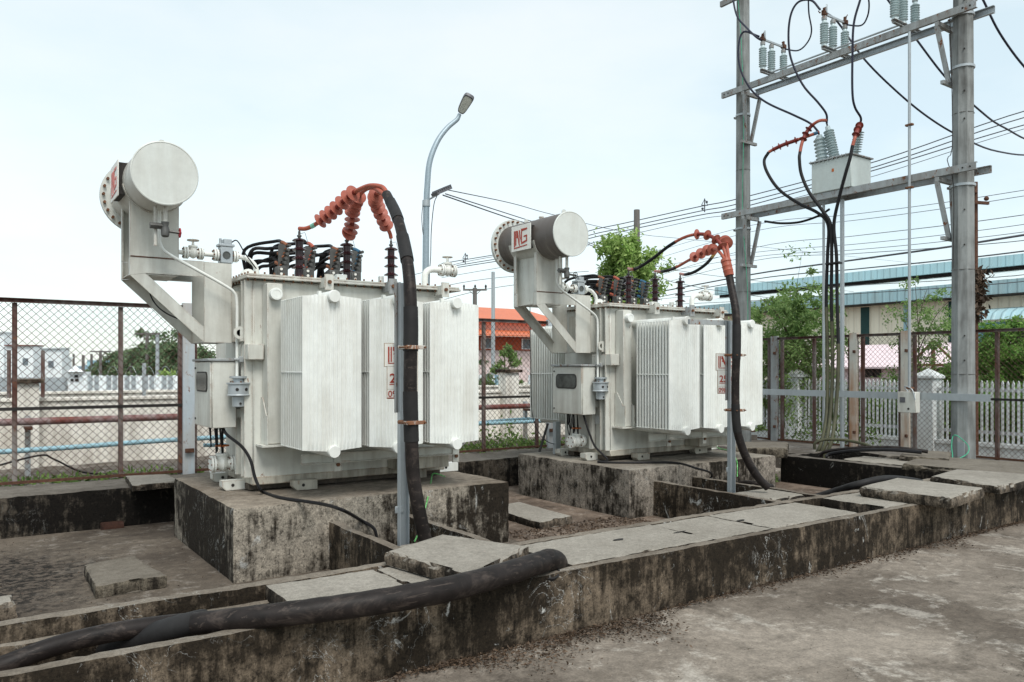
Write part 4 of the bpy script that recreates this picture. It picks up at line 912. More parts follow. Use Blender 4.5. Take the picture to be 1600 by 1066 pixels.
# nearer one: three brown-red cores meet in a thick black cable
t = thing('power_cable', AT(640, 600, d=5.62), 'thick black taped cable with red ribbed ends on the nearer transformer', 'power cable')
P = crv([AT(664, 842, d=5.62), AT(655, 800, d=5.6), AT(646, 745, d=5.6), AT(643, 690, d=5.6), AT(641, 600, d=5.6), AT(642, 500, d=5.62), AT(639, 430, d=5.7), AT(630, 375, d=5.95), AT(619, 335, d=6.2), AT(604, 304, d=6.45)], 8)
n_ = len(P); MB().tube(P, [.049 - .010 * max(0, (i / n_ - .45)) / .55 for i in range(n_)], 16).build('sheath', 'hose', t)
for a, b, k in ((.33, .45, 1.1), (.50, .60, 1.12), (.70, .80, 1.14), (.86, .96, 1.12)):
    MB().tube(P[int(a * n_):int(b * n_)], [.049 * k - .010 * k * max(0, (i / n_ - .45)) / .55 for i in range(int(a * n_), int(b * n_))], 16).build('tape_wrap', 'tape', t)
core(t, [AT(606, 306, d=6.43), AT(598, 293, d=6.5), AT(580, 290, d=6.6), AT(562, 296, d=6.7), AT(545, 307, d=6.8), AT(527, 324, d=6.9), AT(510, 338, d=6.98), AT(494, 350, d=7.03), AT(479, 357, d=7.06), bt[0]], .0195, 'core', (.40, .73, 7), .071, segs=[(.80, .83, 'teal')])
core(t, [AT(603, 308, d=6.43), AT(594, 299, d=6.5), AT(580, 293, d=6.7), AT(566, 300, d=6.9), AT(556, 314, d=7.05), AT(551, 330, d=7.2), AT(550, 350, d=7.28), AT(546, 364, d=7.33), bt[1]], .0195, 'core', (.44, .90, 8), .072)
core(t, [AT(609, 310, d=6.45), AT(600, 303, d=6.65), AT(590, 302, d=6.9), AT(586, 312, d=7.1), AT(593, 330, d=7.3), AT(602, 350, d=7.5), AT(609, 364, d=7.6), bt[2]], .0195, 'core', (.32, .74, 7), .070)
M['rust_clamp'] = paint('half_rusted_clamp', (.50, .50, .47), (.32, .15, .06), .9, .9, .6, spots=.46)
def clamp(root, c, w, rr_):
    m = MB(); c = Vector(c); m.bbox(c.x - w * .55, c.x + w * .75, c.y - rr_ - .018, c.y - rr_ - .008, c.z - .014, c.z + .014, .003)
    m.bbox(c.x - w * .55, c.x + w * .75, c.y + rr_ + .008, c.y + rr_ + .018, c.z - .014, c.z + .014, .003); m.box(c.x - w * .5, c.x - w * .42, c.y - rr_ - .010, c.y + rr_ + .010, c.z - .012, c.z + .012); o = m.build('clamp', 'rust_clamp', root)
    m = MB()
    for s_ in (-.48, .68): m.cyl((c.x + w * s_, c.y - rr_ - .035, c.z), (c.x + w * s_, c.y + rr_ + .03, c.z), .007, n=6)
    m.build('clamp_bolts', 'bolt', o)
def support_post(base, top, label, w=.075):
    t = thing('steel_post', base, label, 'steel post'); b = Vector(base)
    m = MB(); m.channel((b.x, b.y, b.z), (b.x, b.y, top), w * .6, w, .006, up=(1, 0, 0), side=-1).build('channel', 'galv', t)
    m = MB(); m.channel((b.x - w * .62, b.y + .01, b.z + 1.0), (b.x - w * .62, b.y + .01, top), .02, .022, .004, up=(1, 0, 0), side=-1).build('rusty_strip', 'galvrust', t)
    m = MB(); m.bbox(b.x - w * .8, b.x + w * .1, b.y - .016, b.y - .004, b.z + .26, b.z + .31); m.cyl((b.x - w * .35, b.y - .03, b.z + .285), (b.x - w * .35, b.y - .016, b.z + .285), .008, n=6); m.build('fixing_plate', 'galv', t)
    return t
b1 = AT(628, 843, z=.36); p1 = support_post((b1.x, b1.y, .30), 2.26, 'galvanised channel post holding the cable of the nearer transformer')
for v in (543, 660): q = AT(641, v, d=5.6); clamp(p1, q, .115, .052)
# farther one
d2 = Vector(T2((0, 0, 0))) - Vector((0, 0, 0))
bt2 = [T2(q) for q in bt]
t = thing('power_cable', AT(1147, 600, d=7.9), 'thick black cable with an orange boot and thin looped cores on the farther transformer', 'power cable')
P = crv([AT(1200, 762, d=7.85), AT(1186, 748, d=7.85), AT(1171, 725, d=7.85), AT(1158, 695, d=7.85), AT(1150.5, 660, d=7.85), AT(1149, 600, d=7.85), AT(1151, 540, d=7.85), AT(1150, 490, d=7.9), AT(1142, 445, d=8.05), AT(1137, 418, d=8.1)], 8)
n_ = len(P); MB().tube(P, [.041 - .002 * max(0, (i / n_ - .5)) / .5 for i in range(n_)], 14).build('sheath', 'hose', t)
for a, b in ((.40, .52), (.62, .74)): MB().tube(P[int(a * n_):int(b * n_)], .044, 14).build('tape_wrap', 'tape', t)
m = MB(); A, B = AT(1139.5, 431, d=8.08), AT(1133.5, 405, d=8.12); ax = B - A; L_ = ax.length; m.lathe(A, ax, [(0, .048), (L_ * .25, .050), (L_ * .3, .054), (L_ * .36, .050), (L_ * .5, .050), (L_ * .56, .054), (L_ * .62, .050), (L_ * .8, .05), (L_ * .84, .056), (L_, .05), (L_, .03)], 20).build('cable_boot', 'core', t)
core(t, [AT(1136, 408, d=8.12), AT(1130, 388, d=8.2), AT(1117, 373, d=8.3), AT(1097, 366, d=8.45), AT(1072, 370, d=8.6), AT(1046, 384, d=8.8), AT(1020, 404, d=8.95), AT(1000, 417, d=9.05), AT(988, 421, d=9.1), bt2[0]], .017, 'core', (.13, .37, 4), .056, segs=[(.52, .86, 'black')])
core(t, [AT(1133, 407, d=8.12), AT(1126, 396, d=8.2), AT(1118, 390, d=8.35), AT(1106, 391, d=8.6), AT(1090, 399, d=8.9), AT(1074, 408, d=9.1), AT(1056, 418, d=9.25), AT(1038, 424, d=9.3), bt2[1]], .017, 'core', (.30, .54, 4), .062, segs=[(.76, .90, 'black')])
core(t, [AT(1139, 408, d=8.14), AT(1137, 392, d=8.3), AT(1134, 378, d=8.5), AT(1128, 382, d=8.8), AT(1119, 393, d=9.0), AT(1105, 411, d=9.3), AT(1087, 424, d=9.45), AT(1072, 429, d=9.55), bt2[2]], .017, 'core', (.22, .28, 2), .070, 'shed', segs=[(.50, .55, 'yellow'), (.56, .88, 'black')])
b2 = AT(1140, 766, z=.37); p2 = support_post((b2.x, b2.y, .30), 2.12, 'galvanised channel post holding the cable of the farther transformer')
m = MB(); m.beam((b2.x - .5, b2.y + .1, 2.10), (b2.x, b2.y + .02, 2.10), .03, .05).build('brace_arm', 'galvrust', p2)
for v in (555, 641): q = AT(1147, v, d=7.9); clamp(p2, q, .11, .052)
# hanging number signs
try: _vf = bpy.data.fonts
except Exception: pass
def text_mesh(txt, size, org, xdir, mat, parent, name='lettering', bold=.0):
    cu = bpy.data.curves.new('t', 'FONT'); cu.body = txt; cu.size = size; cu.extrude = .0008; cu.offset = bold
    ob = bpy.data.objects.new('t', cu); C.objects.link(ob); bpy.context.view_layer.update()
    me = bpy.data.meshes.new_from_object(ob.evaluated_get(bpy.context.evaluated_depsgraph_get())); bpy.data.objects.remove(ob)
    x = Vector(xdir).normalized(); z = Vector((0, 0, 1)); yv = z.cross(x)
    root = parent
    while root.parent: root = root.parent
    for v in me.vertices: v.co = Vector(org) + x * v.co.x + z * v.co.y - yv * v.co.z * -1 * -1 - Vector(root.location)
    me.materials.clear(); me.materials.append(M[mat]); o = bpy.data.objects.new(name, me); C.objects.link(o); o.parent = parent; return o
def number_sign(org, w, label, hgt, sc):
    """three white panels hung one under another; org = top left corner, facing the yard"""
    x = Vector((.96, -.28, 0)).normalized(); n = Vector((x.y, -x.x, 0)); t = thing('number_sign', org, label, 'sign', 'number signs hung behind the cable posts'); O = Vector(org)
    def P(a, b, c=0): return O + x * a + Vector((0, 0, b)) + n * c
    def pan(a0, a1, b0, b1, nm, mt, c0=0, c1=.004, par=t):
        return MB().hexa([P(a0, b0, c0), P(a1, b0, c0), P(a1, b0, c1), P(a0, b0, c1)], [P(a0, b1, c0), P(a1, b1, c0), P(a1, b1, c1), P(a0, b1, c1)]).build(nm, mt, par)
    k = sc
    a = pan(0, .25 * k, -.172 * k, 0, 'panel', 'sign'); b = pan(.02 * k, .25 * k, -.345 * k, -.174 * k, 'panel', 'sign'); c = pan(.02 * k, .25 * k, -.415 * k, -.347 * k, 'panel', 'sign')
    pan(-.004, .254 * k, -.176 * k, .004, 'backing', 'tan', -.004, -.0005); pan(.016 * k, .254 * k, -.419 * k, -.1762 * k, 'backing', 'tan', -.004, -.0005)
    def poly(pts, par=a, mt='signred'):
        pts = [(q[0] * k, q[1] * k) for q in pts]; n_ = len(pts)
        MB().add([P(q[0], q[1], .0042) for q in pts] + [P(q[0], q[1], .0056) for q in pts], [tuple(range(n_)), tuple(range(n_, 2 * n_))] + [(i, (i + 1) % n_, (i + 1) % n_ + n_, i + n_) for i in range(n_)]).build('mark_stroke', mt, par, False)
    poly([(.024, -.142), (.036, -.142), (.036, -.024), (.024, -.024)]); poly([(.044, -.138), (.054, -.138), (.054, -.024), (.044, -.024)])
    poly([(.062, -.024), (.076, -.024), (.128, -.135), (.112, -.135), (.082, -.085), (.066, -.082), (.074, -.062), (.062, -.052)]); poly([(.118, -.03), (.130, -.03), (.124, -.09), (.114, -.08)])
    poly([(.024, -.152), (.235, -.152), (.235, -.145), (.024, -.145)])
    poly([(.14, -.03), (.22, -.03), (.22, -.045), (.155, -.045), (.155, -.12), (.205, -.12), (.205, -.09), (.18, -.09), (.18, -.078), (.22, -.078), (.22, -.135), (.14, -.135)])
    text_mesh('250', .098 * k, P(.036 * k, -.295 * k, .0062), x, 'signred', b, bold=.0015); poly([(.036, -.312), (.22, -.312), (.22, -.305), (.036, -.305)], b)
    text_mesh('0986', .066 * k, P(.024 * k, -.402 * k, .0062), x, 'signred', c, bold=.0005); poly([(.02, -.414), (.25, -.414), (.25, -.408), (.02, -.408)], c)
    return t
o1 = AT(601, 537, d=5.80); number_sign(o1, .25, 'white and red number sign behind the post of the nearer transformer', .4, .98)
o2 = AT(1119, 553, d=8.05); number_sign(o2, .25, 'white and red number sign behind the post of the farther transformer', .4, .98)
# big black pipe draped over the kerb
t = thing('black_pipe', AT(500, 990, z=.38), 'big dusty black plastic pipe draped along the trench in the foreground', 'pipe')
P = crv([AT(303, 975, z=.395), AT(400, 964.5, z=.43), AT(500, 953, z=.45), AT(600, 939, z=.462), AT(700, 920.5, z=.466), AT(790, 896.5, z=.468), AT(858, 874.5, z=.455)], 8)
MB().tube(P, [.053 + .013 * min(1, k / 32) + .0012 * math.sin(k * 1.7) for k in range(len(P))], 28, True).build('pipe_wall', 'hose', t)
e0, e1 = P[-1], AT(871, 893, z=.33); MB().tube(crv([P[-2], P[-1], P[-1].lerp(e1, .45) + Vector((.03, 0, .014)), e1, e1 + Vector((.01, .03, -.14))], 5), .066, 24).build('pipe_bend', 'hose', t)
m = MB(); q = AT(856, 893, z=.385); m.lathe(q, (-.1, -.35, .6), [(-.02, .070), (.0, .070), (.002, .074), (.012, .074), (.012, .062), (-.02, .062)], 24); m.build('pipe_collar', 'tape', t)
t2 = tag(MB().tube(crv([AT(-60, 1060, z=.24), AT(5, 1040, z=.25), AT(70, 1015, z=.29), AT(130, 998, z=.32), AT(200, 984, z=.34), AT(280, 974, z=.36), AT(330, 971, z=.385)], 8), .047, 18).build('black_pipe', 'hose'), 'thinner black pipe emerging from the trench at the lower left', 'pipe')
t3 = tag(MB().tube(crv([AT(120, 1030, z=.10), AT(200, 1005, z=.25), AT(250, 988, z=.33), AT(306, 973, z=.388), AT(318, 971, z=.39)], 8), .058, 18).build('black_pipe', 'tape'), 'greyish pipe sleeve slipping into the end of the big foreground pipe', 'pipe')
tag(MB().tube(crv([AT(1150, 800, z=.1), AT(1250, 783, z=.18), AT(1300, 769, z=.30), AT(1340, 757, z=.42), AT(1385, 748, z=.47), AT(1430, 752, z=.40), AT(1445, 757, z=.3)], 8), .036, 14).build('black_pipe', 'tape'), 'smooth grey black pipe arching out of the trench by the overhanging slab', 'pipe')
tag(MB().tube(crv([AT(1150, 757, z=.32), AT(1165, 755, z=.36), AT(1190, 757, z=.37), AT(1206, 761, z=.33)], 6), .03, 12).build('cable_end', 'hose'), 'short black cable end lying at the foot of the farther steel post', 'cable')
def thin(name, pts, r, mat, label, cat='cable', k=6): return tag(MB().tube(crv(pts, k), r, 7).build(name, mat), label, cat)
thin('control_cable', [Vector((1.80, 6.97, 1.12)), Vector((1.82, 6.88, 1.06)), Vector((1.90, 6.74, .97)), Vector((1.95, 6.66, .86)), Vector((1.97, 6.60, .72)), Vector((2.0, 6.55, .62)), AT(412, 769, z=.585), AT(440, 778, z=.583), AT(500, 787, z=.585), AT(535, 797, z=.583), AT(562, 812, y=6.02), AT(585, 827, y=5.98), Vector((2.78, 5.95, .15))], .0135, 'black', 'black control cable snaking from the box over the nearer plinth')
thin('control_cable', [T2((1.80, 7.0, 1.12)), T2((1.81, 6.93, .95)), T2((1.85, 6.85, .75)), T2((1.93, 6.72, .60)), AT(935, 722, z=.55), AT(980, 723, z=.55), AT(1050, 723, z=.55), AT(1085, 731, z=.53), AT(1112, 745, y=6.18), Vector((6.45, 6.1, .15))], .0125, 'black', 'black control cable snaking from the box over the farther plinth')
thin('earth_wire', [AT(695, 745, z=.58), AT(685, 741, z=.62), AT(676, 741, z=.62), AT(673, 755, z=.57), AT(668, 780, y=6.02), AT(661, 808, y=5.9), AT(655, 830, y=5.5), AT(648, 846, y=5.2)], .006, 'yellowgreen', 'green and yellow earth wire hanging down the front of the nearer plinth')
thin('earth_wire', [AT(1118, 690, z=.7), AT(1122, 700, z=.55), AT(1140, 705, z=.54), AT(1151, 720, y=6.2), AT(1152, 745, y=6.1)], .006, 'yellowgreen', 'thin green earth wire behind the farther steel post')
thin('hanging_wire', [Vector((1.30, 7.35, 2.40)), Vector((1.30, 7.35, 2.26)), Vector((1.37, 7.30, 2.14)), Vector((1.50, 7.22, 2.06)), Vector((1.60, 7.15, 2.08))], .006, 'black', 'thin black wire looped through the bracket of the nearer transformer', 'wire')
thin('hanging_wire', [AT(828, 470, y=7.6), AT(829, 560, y=7.7), AT(831, 640, y=7.8), AT(840, 672, y=7.8), AT(855, 690, y=7.6), AT(880, 697, z=.56)], .005, 'black', 'thin black wire hanging below the bracket of the farther transformer', 'wire')
m = MB(); m.beam(AT(843, 706, y=8.1), AT(856, 662, y=8.2), .03, .012); tag(m.build('steel_brace', 'dark'), 'slanted dark steel brace under the rear radiator of the farther transformer', 'brace')
m = MB(); a = AT(870, 700, y=7.9); m.beam((a.x, a.y, .54), (a.x, a.y, .95), .08, .06, (0, 1, 0)); tag(m.build('steel_prop', 'galv'), 'short grey steel prop under the rear radiators of the farther transformer', 'prop')
# ================================================================== SWITCH FRAME: two poles, cross beams, switches
FX = 11.8
def pole(u, r0, r1, ztop, label):
    p = AT(u, 600, x=FX); t = thing('concrete_pole', (p.x, p.y, .0), label, 'pole', 'concrete poles of the switch frame')
    m = MB(); n = 8; ps = []
    m.lathe((p.x, p.y, -.1), (0, 0, 1), [(0, r0), (ztop * .5, r0 + (r1 - r0) * .5), (ztop, r1)], 8); m.build('shaft', 'pole', t, False)
    for z in (1.55, 3.05, 5.3): MB().lathe((p.x, p.y, z), (0, 0, 1), [(0, r0 + (r1 - r0) * z / ztop + .003), (.004, r0 + (r1 - r0) * z / ztop + .003)], 10).build('cast_joint', 'poledark', t)
    return t, p, lambda z: r0 + (r1 - r0) * z / ztop
pL, cL, rL = pole(1161, .150, .115, 8.6, 'farther concrete pole of the switch frame, left of the pair')
pR, cR, rR = pole(1505, .170, .128, 8.6, 'nearer thick concrete pole of the switch frame, right of the pair')
def band(root, c, r, z, h=.035): 
    m = MB(); m.lathe((c.x, c.y, z), (0, 0, 1), [(0, r), (0, r + .012), (h, r + .012), (h, r)], 14); m.bbox(c.x - .03, c.x + .03, c.y + r + .005, c.y + r + .07, z, z + h); b = m.build('steel_band', 'galv', root)
    MB().cyl((c.x - .05, c.y + r + .045, z + h / 2), (c.x + .05, c.y + r + .045, z + h / 2), .010, n=6).build('bolt', 'bolt', b)
for z in (1.22, 4.25, 5.95, 6.70): band(pR, cR, rR(z), z)
for z in (4.2, 6.3): band(pL, cL, rL(z), z)
m = MB()
for z in (1.75, 2.1, 3.4, 3.9, 5.2, 5.6, 6.2, 6.9):
    for c, r, tt in ((cR, rR, 0),): m.cyl((c.x - r(z) * .8 - .02, c.y - r(z) * .55, z), (c.x - r(z) * .6, c.y - r(z) * .4, z), .011, n=6)
m.build('pole_holes', 'dark', pR)
BW = .10; ya, yb_ = AT(1126, 400, x=FX - .22).y, AT(1525, 400, x=FX - .22).y
def cross(zc, label, x, ends, side, mat='galvrust'):
    t = thing('cross_beam', (x, (ends[0] + ends[1]) / 2, zc), label, 'steel beam', 'channel steel cross beams of the switch frame')
    MB().channel((x, ends[0], zc), (x, ends[1], zc), .05, .105, .008, side=side).build('channel', mat, t)
    m = MB()
    for y in (ends[0] - .07, ends[0] - .16, ends[1] + .08, ends[1] + .18): m.cyl((x - .004 * side * -1 - .006, y, zc), (x + .012, y, zc), .012, n=8)
    m.build('bolt_holes', 'dark', t); return t
xf, xb = FX - .23, FX + .20
zl = AT(1525, 258, x=xf).z; zu = AT(1525, 5, x=xf).z
yf0, yf1 = AT(1127, 340, x=xf).y, AT(1525, 258, x=xf).y
yb0, yb1 = AT(1171, 345, x=xb).y, AT(1550, 272, x=xb).y
cross(zl, 'lower front channel beam carrying the white voltage box', xf, (yf0, yf1), -1); cross(zl, 'lower rear channel beam, rusty in the middle', xb, (yb0, yb1), 1)
yu0 = AT(1127, 147, x=xf).y; yub0, yub1 = AT(1181, 152, x=xb).y, AT(1555, 15, x=xb).y
cross(zu, 'upper front channel beam under the row of switches', xf, (yu0, yf1), -1); cross(zu, 'upper rear channel beam under the row of switches', xb, (yub0, yub1), 1, 'galv')
zt_ = AT(1135, 2, x=xf).z
m = MB(); m.channel((xf, cL.y + .35, zt_), (xf, cL.y - .1, zt_), .05, .1, .008, side=-1); tag(m.build('cross_beam', 'galvrust'), 'short topmost beam stub on the farther pole', 'steel beam')
for (root, c, r, s_) in ((pL, cL, rL, 1), (pR, cR, rR, 1)):
    for zc in (zl, zu):
        m = MB()
        m.beam((xf, c.y - .18 if root is pL else c.y + .26, zc - .09), (xb, c.y - .18 if root is pL else c.y + .26, zc - .09), .06, .06)
        m.build('beam_seat', 'galvrust', root)
        yy = c.y - .20 if root is pL else c.y + .27
        for x_ in (xf, xb):
            MB().channel((x_ * .55 + FX * .45 if False else x_, yy, zc - .12), (FX + (x_ - FX) * .35, c.y + (-.10 if root is pL else .17), zc - .95), .04, .06, .006, up=(0, 1, 0)).build('knee_brace', 'galvrust', root)
        MB().beam((FX - .20, c.y + (-.12 if root is pL else .20), zc - .95), (FX + .22, c.y + (-.12 if root is pL else .20), zc - .95), .05, .05).build('brace_foot', 'galvrust', root)
# long galvanised rail between pole feet, and meter box
t = thing('steel_rail', (FX - .2, 8, 1.2), 'long level galvanised rail between the feet of the two tall poles', 'rail')
MB().channel((FX - .19, cL.y + .1, 1.22), (FX - .19, cR.y - .45, 1.22), .04, .10, .006, side=-1).build('channel', 'galv', t)
q = AT(1422, 629, x=FX - .25); t = thing('meter_box', q, 'small cream switch handle box on the galvanised rail', 'box')
MB().bbox(q.x - .10, q.x + .03, q.y - .135, q.y + .135, q.z - .15, q.z + .16, .006).build('housing', 'tank', t)
MB().box(q.x - .104, q.x - .101, q.y + .02, q.y + .10, q.z - .0, q.z + .08).build('window', 'lamp', t)
MB().cyl((q.x - .11, q.y - .03, q.z - .09), (q.x - .1, q.y - .03, q.z - .09), .015, n=8).build('knob', 'dark', t)
MB().tube(crv([(q.x - .06, q.y, q.z + .16), (q.x - .08, q.y + .04, q.z + .24), (q.x - .1, q.y - .08, q.z + .2), (q.x - .1, q.y - .13, q.z + .05)], 5), .008, 6).build('loose_lead', 'galv', t)
MB().bbox(q.x - .06, q.x + .03, q.y - .05, q.y + .05, q.z + .20, q.z + .23).build('rod_guide', 'bolt', t)
# operating rod and two riser tubes
p0 = AT(1421, 625, x=FX - .25); t = thing('operating_rod', (p0.x, p0.y, p0.z + .15), 'long thin vertical rod from the small cream box up to the right hand switch', 'rod')
zr = AT(1421, 50, x=FX - .25).z; MB().cyl((p0.x, p0.y, p0.z + .15), (p0.x, p0.y, zr), .021, n=10).build('tube', 'galv', t)
for v in (197, 295): zz = AT(1421, v, x=FX - .25).z; MB().bbox(p0.x - .03, p0.x + .03, p0.y - .055, p0.y + .055, zz, zz + .03).build('guide', 'bolt', t)
for u, r, zt2, lb in ((1287, .022, zl - .08, 'thin riser tube left of the three hanging cables'), (1316, .034, zl - .08, 'thicker riser tube right of the three hanging cables')):
    p0 = AT(u, 600, x=FX - .05); m = MB(); m.cyl((p0.x, p0.y, .2), (p0.x, p0.y, zt2), r, n=12); tag(m.build('riser_tube', 'galv'), lb, 'tube')
# voltage transformer box with three bushings
vA, vB = AT(1271, 270, x=xf - .02), AT(1357, 270, x=xb); zb0 = zl + .057; ztv = AT(1303, 243, x=xf).z - .0
y1v, y0v = AT(1270, 270, x=xf + .02).y, AT(1332, 270, x=xf + .02).y
t = thing('voltage_transformer', (FX, (y0v + y1v) / 2, zb0), 'pale green grey box with white ribbed bushings on the lower beams', 'voltage transformer')
bodyz = AT(1275, 255, x=xf).z
MB().bbox(xf - .02, xb + .12, y0v, y1v, zb0 + .002, bodyz, .01).build('tank', 'vt', t); MB().bbox(xf - .05, xb + .15, y0v - .03, y1v + .03, bodyz + .001, bodyz + .022, .003).build('lid', 'galvrust', t)
m = MB()
for k in range(10): m.cyl((xf - .035, y0v + k * (y1v - y0v) / 9, bodyz - .02), (xf - .035, y0v + k * (y1v - y0v) / 9, bodyz + .035), .009, n=6)
m.build('lid_bolt_row', 'galv', t)
MB().box(xf - .0235, xf - .0205, y0v + .30, y0v + .34, zb0 + .3, zb0 + .35).build('warning_spot', 'orange', t)
def ribins(root, base, top, r, n, name='bushing', mat='porcg', cr=.5):
    base, top = Vector(base), Vector(top); ax = top - base; L = ax.length; prof = [(0, r * .75), (L * .08, r * .62)]
    for k in range(n):
        z = L * (.1 + .78 * k / n); h = L * .78 / n; prof += [(z, r * cr), (z + h * .25, r * cr), (z + h * .5, r), (z + h * .62, r), (z + h * .85, r * cr)]
    prof += [(L * .9, r * cr), (L * .92, r * .5), (L, r * .45)]
    b = MB().lathe(base, ax, prof, 18).build(name, mat, root); return b
vt_tops = []
for (ub, vb, ut, vt_, r, n) in ((1286, 246, 1280, 212, .105, 6), (1305, 243, 1293, 198, .085, 11), (1336, 238, 1343, 200, .085, 9)):
    base = AT(ub, vb, x=FX - .05); base.z = bodyz + .02; top = AT(ut, vt_, x=FX - .05); b = ribins(t, base, top, r, n, cr=.5 if n > 6 else .72); ax = (top - base).normalized()
    MB().cyl(top, top + ax * .07, .014, n=8).build('terminal', 'dark', b); vt_tops.append(top + ax * .06)
# three switches: base bar, three ribbed insulators, arm, clamps
def switch(u, v, label, partial=0):
    p = AT(u, v, x=xf - .12); zb = zu + .06; y = p.y
    t = thing('disconnect_switch', (FX, y, zb), label, 'switch', 'switches on the upper beams')
    MB().channel((xf - .22, y, zb + .03), (xb + .14, y, zb + .03), .05, .06, .008, side=1).build('base_bar', 'galvrust', t)
    tops = []
    for k, dx in enumerate((-.14, .02 + .08, .34 + .1)):
        x = xf + dx; b = ribins(t, (x, y + .0, zb + .065), (x, y + .0, zb + .50), .068, 9, 'insulator', cr=.62); MB().lathe((x, y, zb + .50), (0, 0, 1), [(0, .042), (.05, .042), (.052, .03), (.07, .03)], 12).build('cap', 'galvrust', b); tops.append(Vector((x, y, zb + .57)))
    MB().beam(tops[0] + Vector((0, 0, .03)), tops[2] + Vector((0, 0, .03)), .03, .03).build('switch_blade', 'galv', t)
    for k in (0, 2):
        q = tops[k]; m = MB(); m.bbox(q.x - .04, q.x + .04, q.y - .04, q.y + .03, q.z, q.z + .07, .006); m.bbox(q.x - .015, q.x + .015, q.y - .02, q.y + .02, q.z + .05, q.z + .13, .004)
        g = random.Random(int(u) + k)
        for j in range(7): a = q + Vector((g.uniform(-.06, .02), g.uniform(-.05, .06), g.uniform(.02, .1))); m.cyl(a, a + Vector((g.uniform(-.05, .05), g.uniform(-.05, .05), g.uniform(-.02, .07))), .008, n=5)
        m.build('rusty_jaw', 'rusty', t)
    MB().bbox(tops[0].x - .01, tops[0].x + .02, y - .05, y - .035, zb + .60, zb + .74).build('jaw_plate', 'galv', t)
    return tops
sw1 = switch(1193, 110, 'left hand switch of the row, nearest the farther pole'); sw2 = switch(1289, 75, 'middle switch of the row on the upper beams'); sw3 = switch(1399, 40, 'right hand switch of the row, partly above the picture edge')
m = MB(); zz = zu + .11; m.cyl((xf + .05, sw1[0].y, zz), (xf + .05, sw3[0].y, zz), .016, n=8); tag(m.build('linkage_rod', 'galv'), 'thin steel rod linking the three switches', 'rod')
# the three hanging cables with their red ends, rising from the trench
X0 = FX - .25
def hang(label, lower, upper, sheds, seg, core_to):
    t = thing('hanging_cable', AT(1290, 700, x=X0 - .8), label, 'power cable', 'three power cables rising to the white voltage box'); P = crv(lower, 8); n = len(P)
    MB().tube(P[:int(n * .34)], .028, 12).build('lower_jacket', 'mossy', t); MB().tube(P[int(n * .34) - 1:], .026, 12).build('jacket', 'black', t)
    core(t, [P[-1]] + upper + [core_to], .026, 'core', sheds, .062, 'darkshed', segs=seg)
hang('left one of the three hanging cables, swinging out widest to the left', [AT(1272, 716, x=X0 - 1.0), AT(1284, 690, x=X0 - .9), AT(1292, 640, x=X0 - .6), AT(1293, 560, x=X0 - .4), AT(1291, 470, x=X0 - .3), AT(1293, 400, x=X0 - .28), AT(1294, 352, x=X0 - .27), AT(1278, 333, x=X0 - .27), AT(1248, 318, x=X0 - .27), AT(1218, 297, x=X0 - .27), AT(1200, 272, x=X0 - .25), AT(1194, 252, x=X0 - .2), AT(1201, 238, x=X0 - .15)],
     [AT(1210, 233, x=X0 - .1), AT(1225, 226, x=X0 - .05), AT(1245, 219, x=X0), AT(1262, 213, x=X0 + .05)], (.18, .58, 4), [(.90, .97, 'bluetape')], vt_tops[0])
hang('middle one of the three hanging cables', [AT(1279, 716, x=X0 - 1.0), AT(1291, 690, x=X0 - .9), AT(1298, 640, x=X0 - .6), AT(1301, 560, x=X0 - .4), AT(1299, 470, x=X0 - .3), AT(1299.5, 400, x=X0 - .3), AT(1298, 352, x=X0 - .3), AT(1284, 328, x=X0 - .32), AT(1264, 300, x=X0 - .33), AT(1252, 272, x=X0 - .32), AT(1249, 248, x=X0 - .3), AT(1250, 238, x=X0 - .25)],
     [AT(1253, 224, x=X0 - .2), AT(1259, 209, x=X0 - .12), AT(1268, 197, x=X0 - .05), AT(1280, 189, x=X0)], (.28, .62, 4), [], vt_tops[1] + Vector((0, 0, .05)))
hang('right one of the three hanging cables, running straightest up', [AT(1286, 716, x=X0 - 1.0), AT(1299, 690, x=X0 - .9), AT(1306, 640, x=X0 - .6), AT(1310, 560, x=X0 - .42), AT(1308, 470, x=X0 - .3), AT(1307, 400, x=X0 - .3), AT(1303, 352, x=X0 - .3), AT(1311, 310, x=X0 - .32), AT(1321, 272, x=X0 - .33), AT(1328, 248, x=X0 - .3), AT(1332, 228, x=X0 - .25)],
     [AT(1336, 215, x=X0 - .2), AT(1340, 203, x=X0 - .1)], (.45, .9, 3), [], vt_tops[2])
m = MB(); q = AT(1303, 412, x=X0 - .3); m.bbox(q.x - .05, q.x + .05, q.y - .12, q.y + .12, q.z - .012, q.z + .012); tag(m.build('cable_tie', 'black'), 'black tie round the three hanging cables', 'cable tie')
thin('looped_cable', [AT(1273, 702, x=10.2), AT(1274, 692, x=10.2), AT(1290, 687, x=10.3), AT(1320, 688, x=10.4), AT(1350, 694, x=10.4), AT(1372, 703, x=10.4)], .022, 'mossy', 'greenish cable looping over the cable pit rim')
thin('looped_cable', [AT(1281, 713, x=10.1), AT(1290, 706, x=10.1), AT(1330, 701, x=10.15), AT(1380, 699, x=10.3), AT(1420, 702, x=10.4), AT(1450, 706, x=10.5)], .025, 'hose', 'thick black cable lying along the cable pit rim')
thin('looped_cable', [AT(1290, 714, x=10.0), AT(1300, 709, x=10.05), AT(1340, 704, x=10.1), AT(1390, 703, x=10.25), AT(1440, 707, x=10.4)], .025, 'black', 'second thick black cable lying close in front of the first')
thin('jumper', [AT(1144, -20, x=xf - .1), AT(1147, 8, x=xf - .1), AT(1153, 28, x=xf - .12), AT(1165, 42, x=xf - .14), sw1[0] + Vector((-.12, .05, .06)), sw1[0]], .017, 'lineblue', 'short dark wire dropping to the left hand switch')
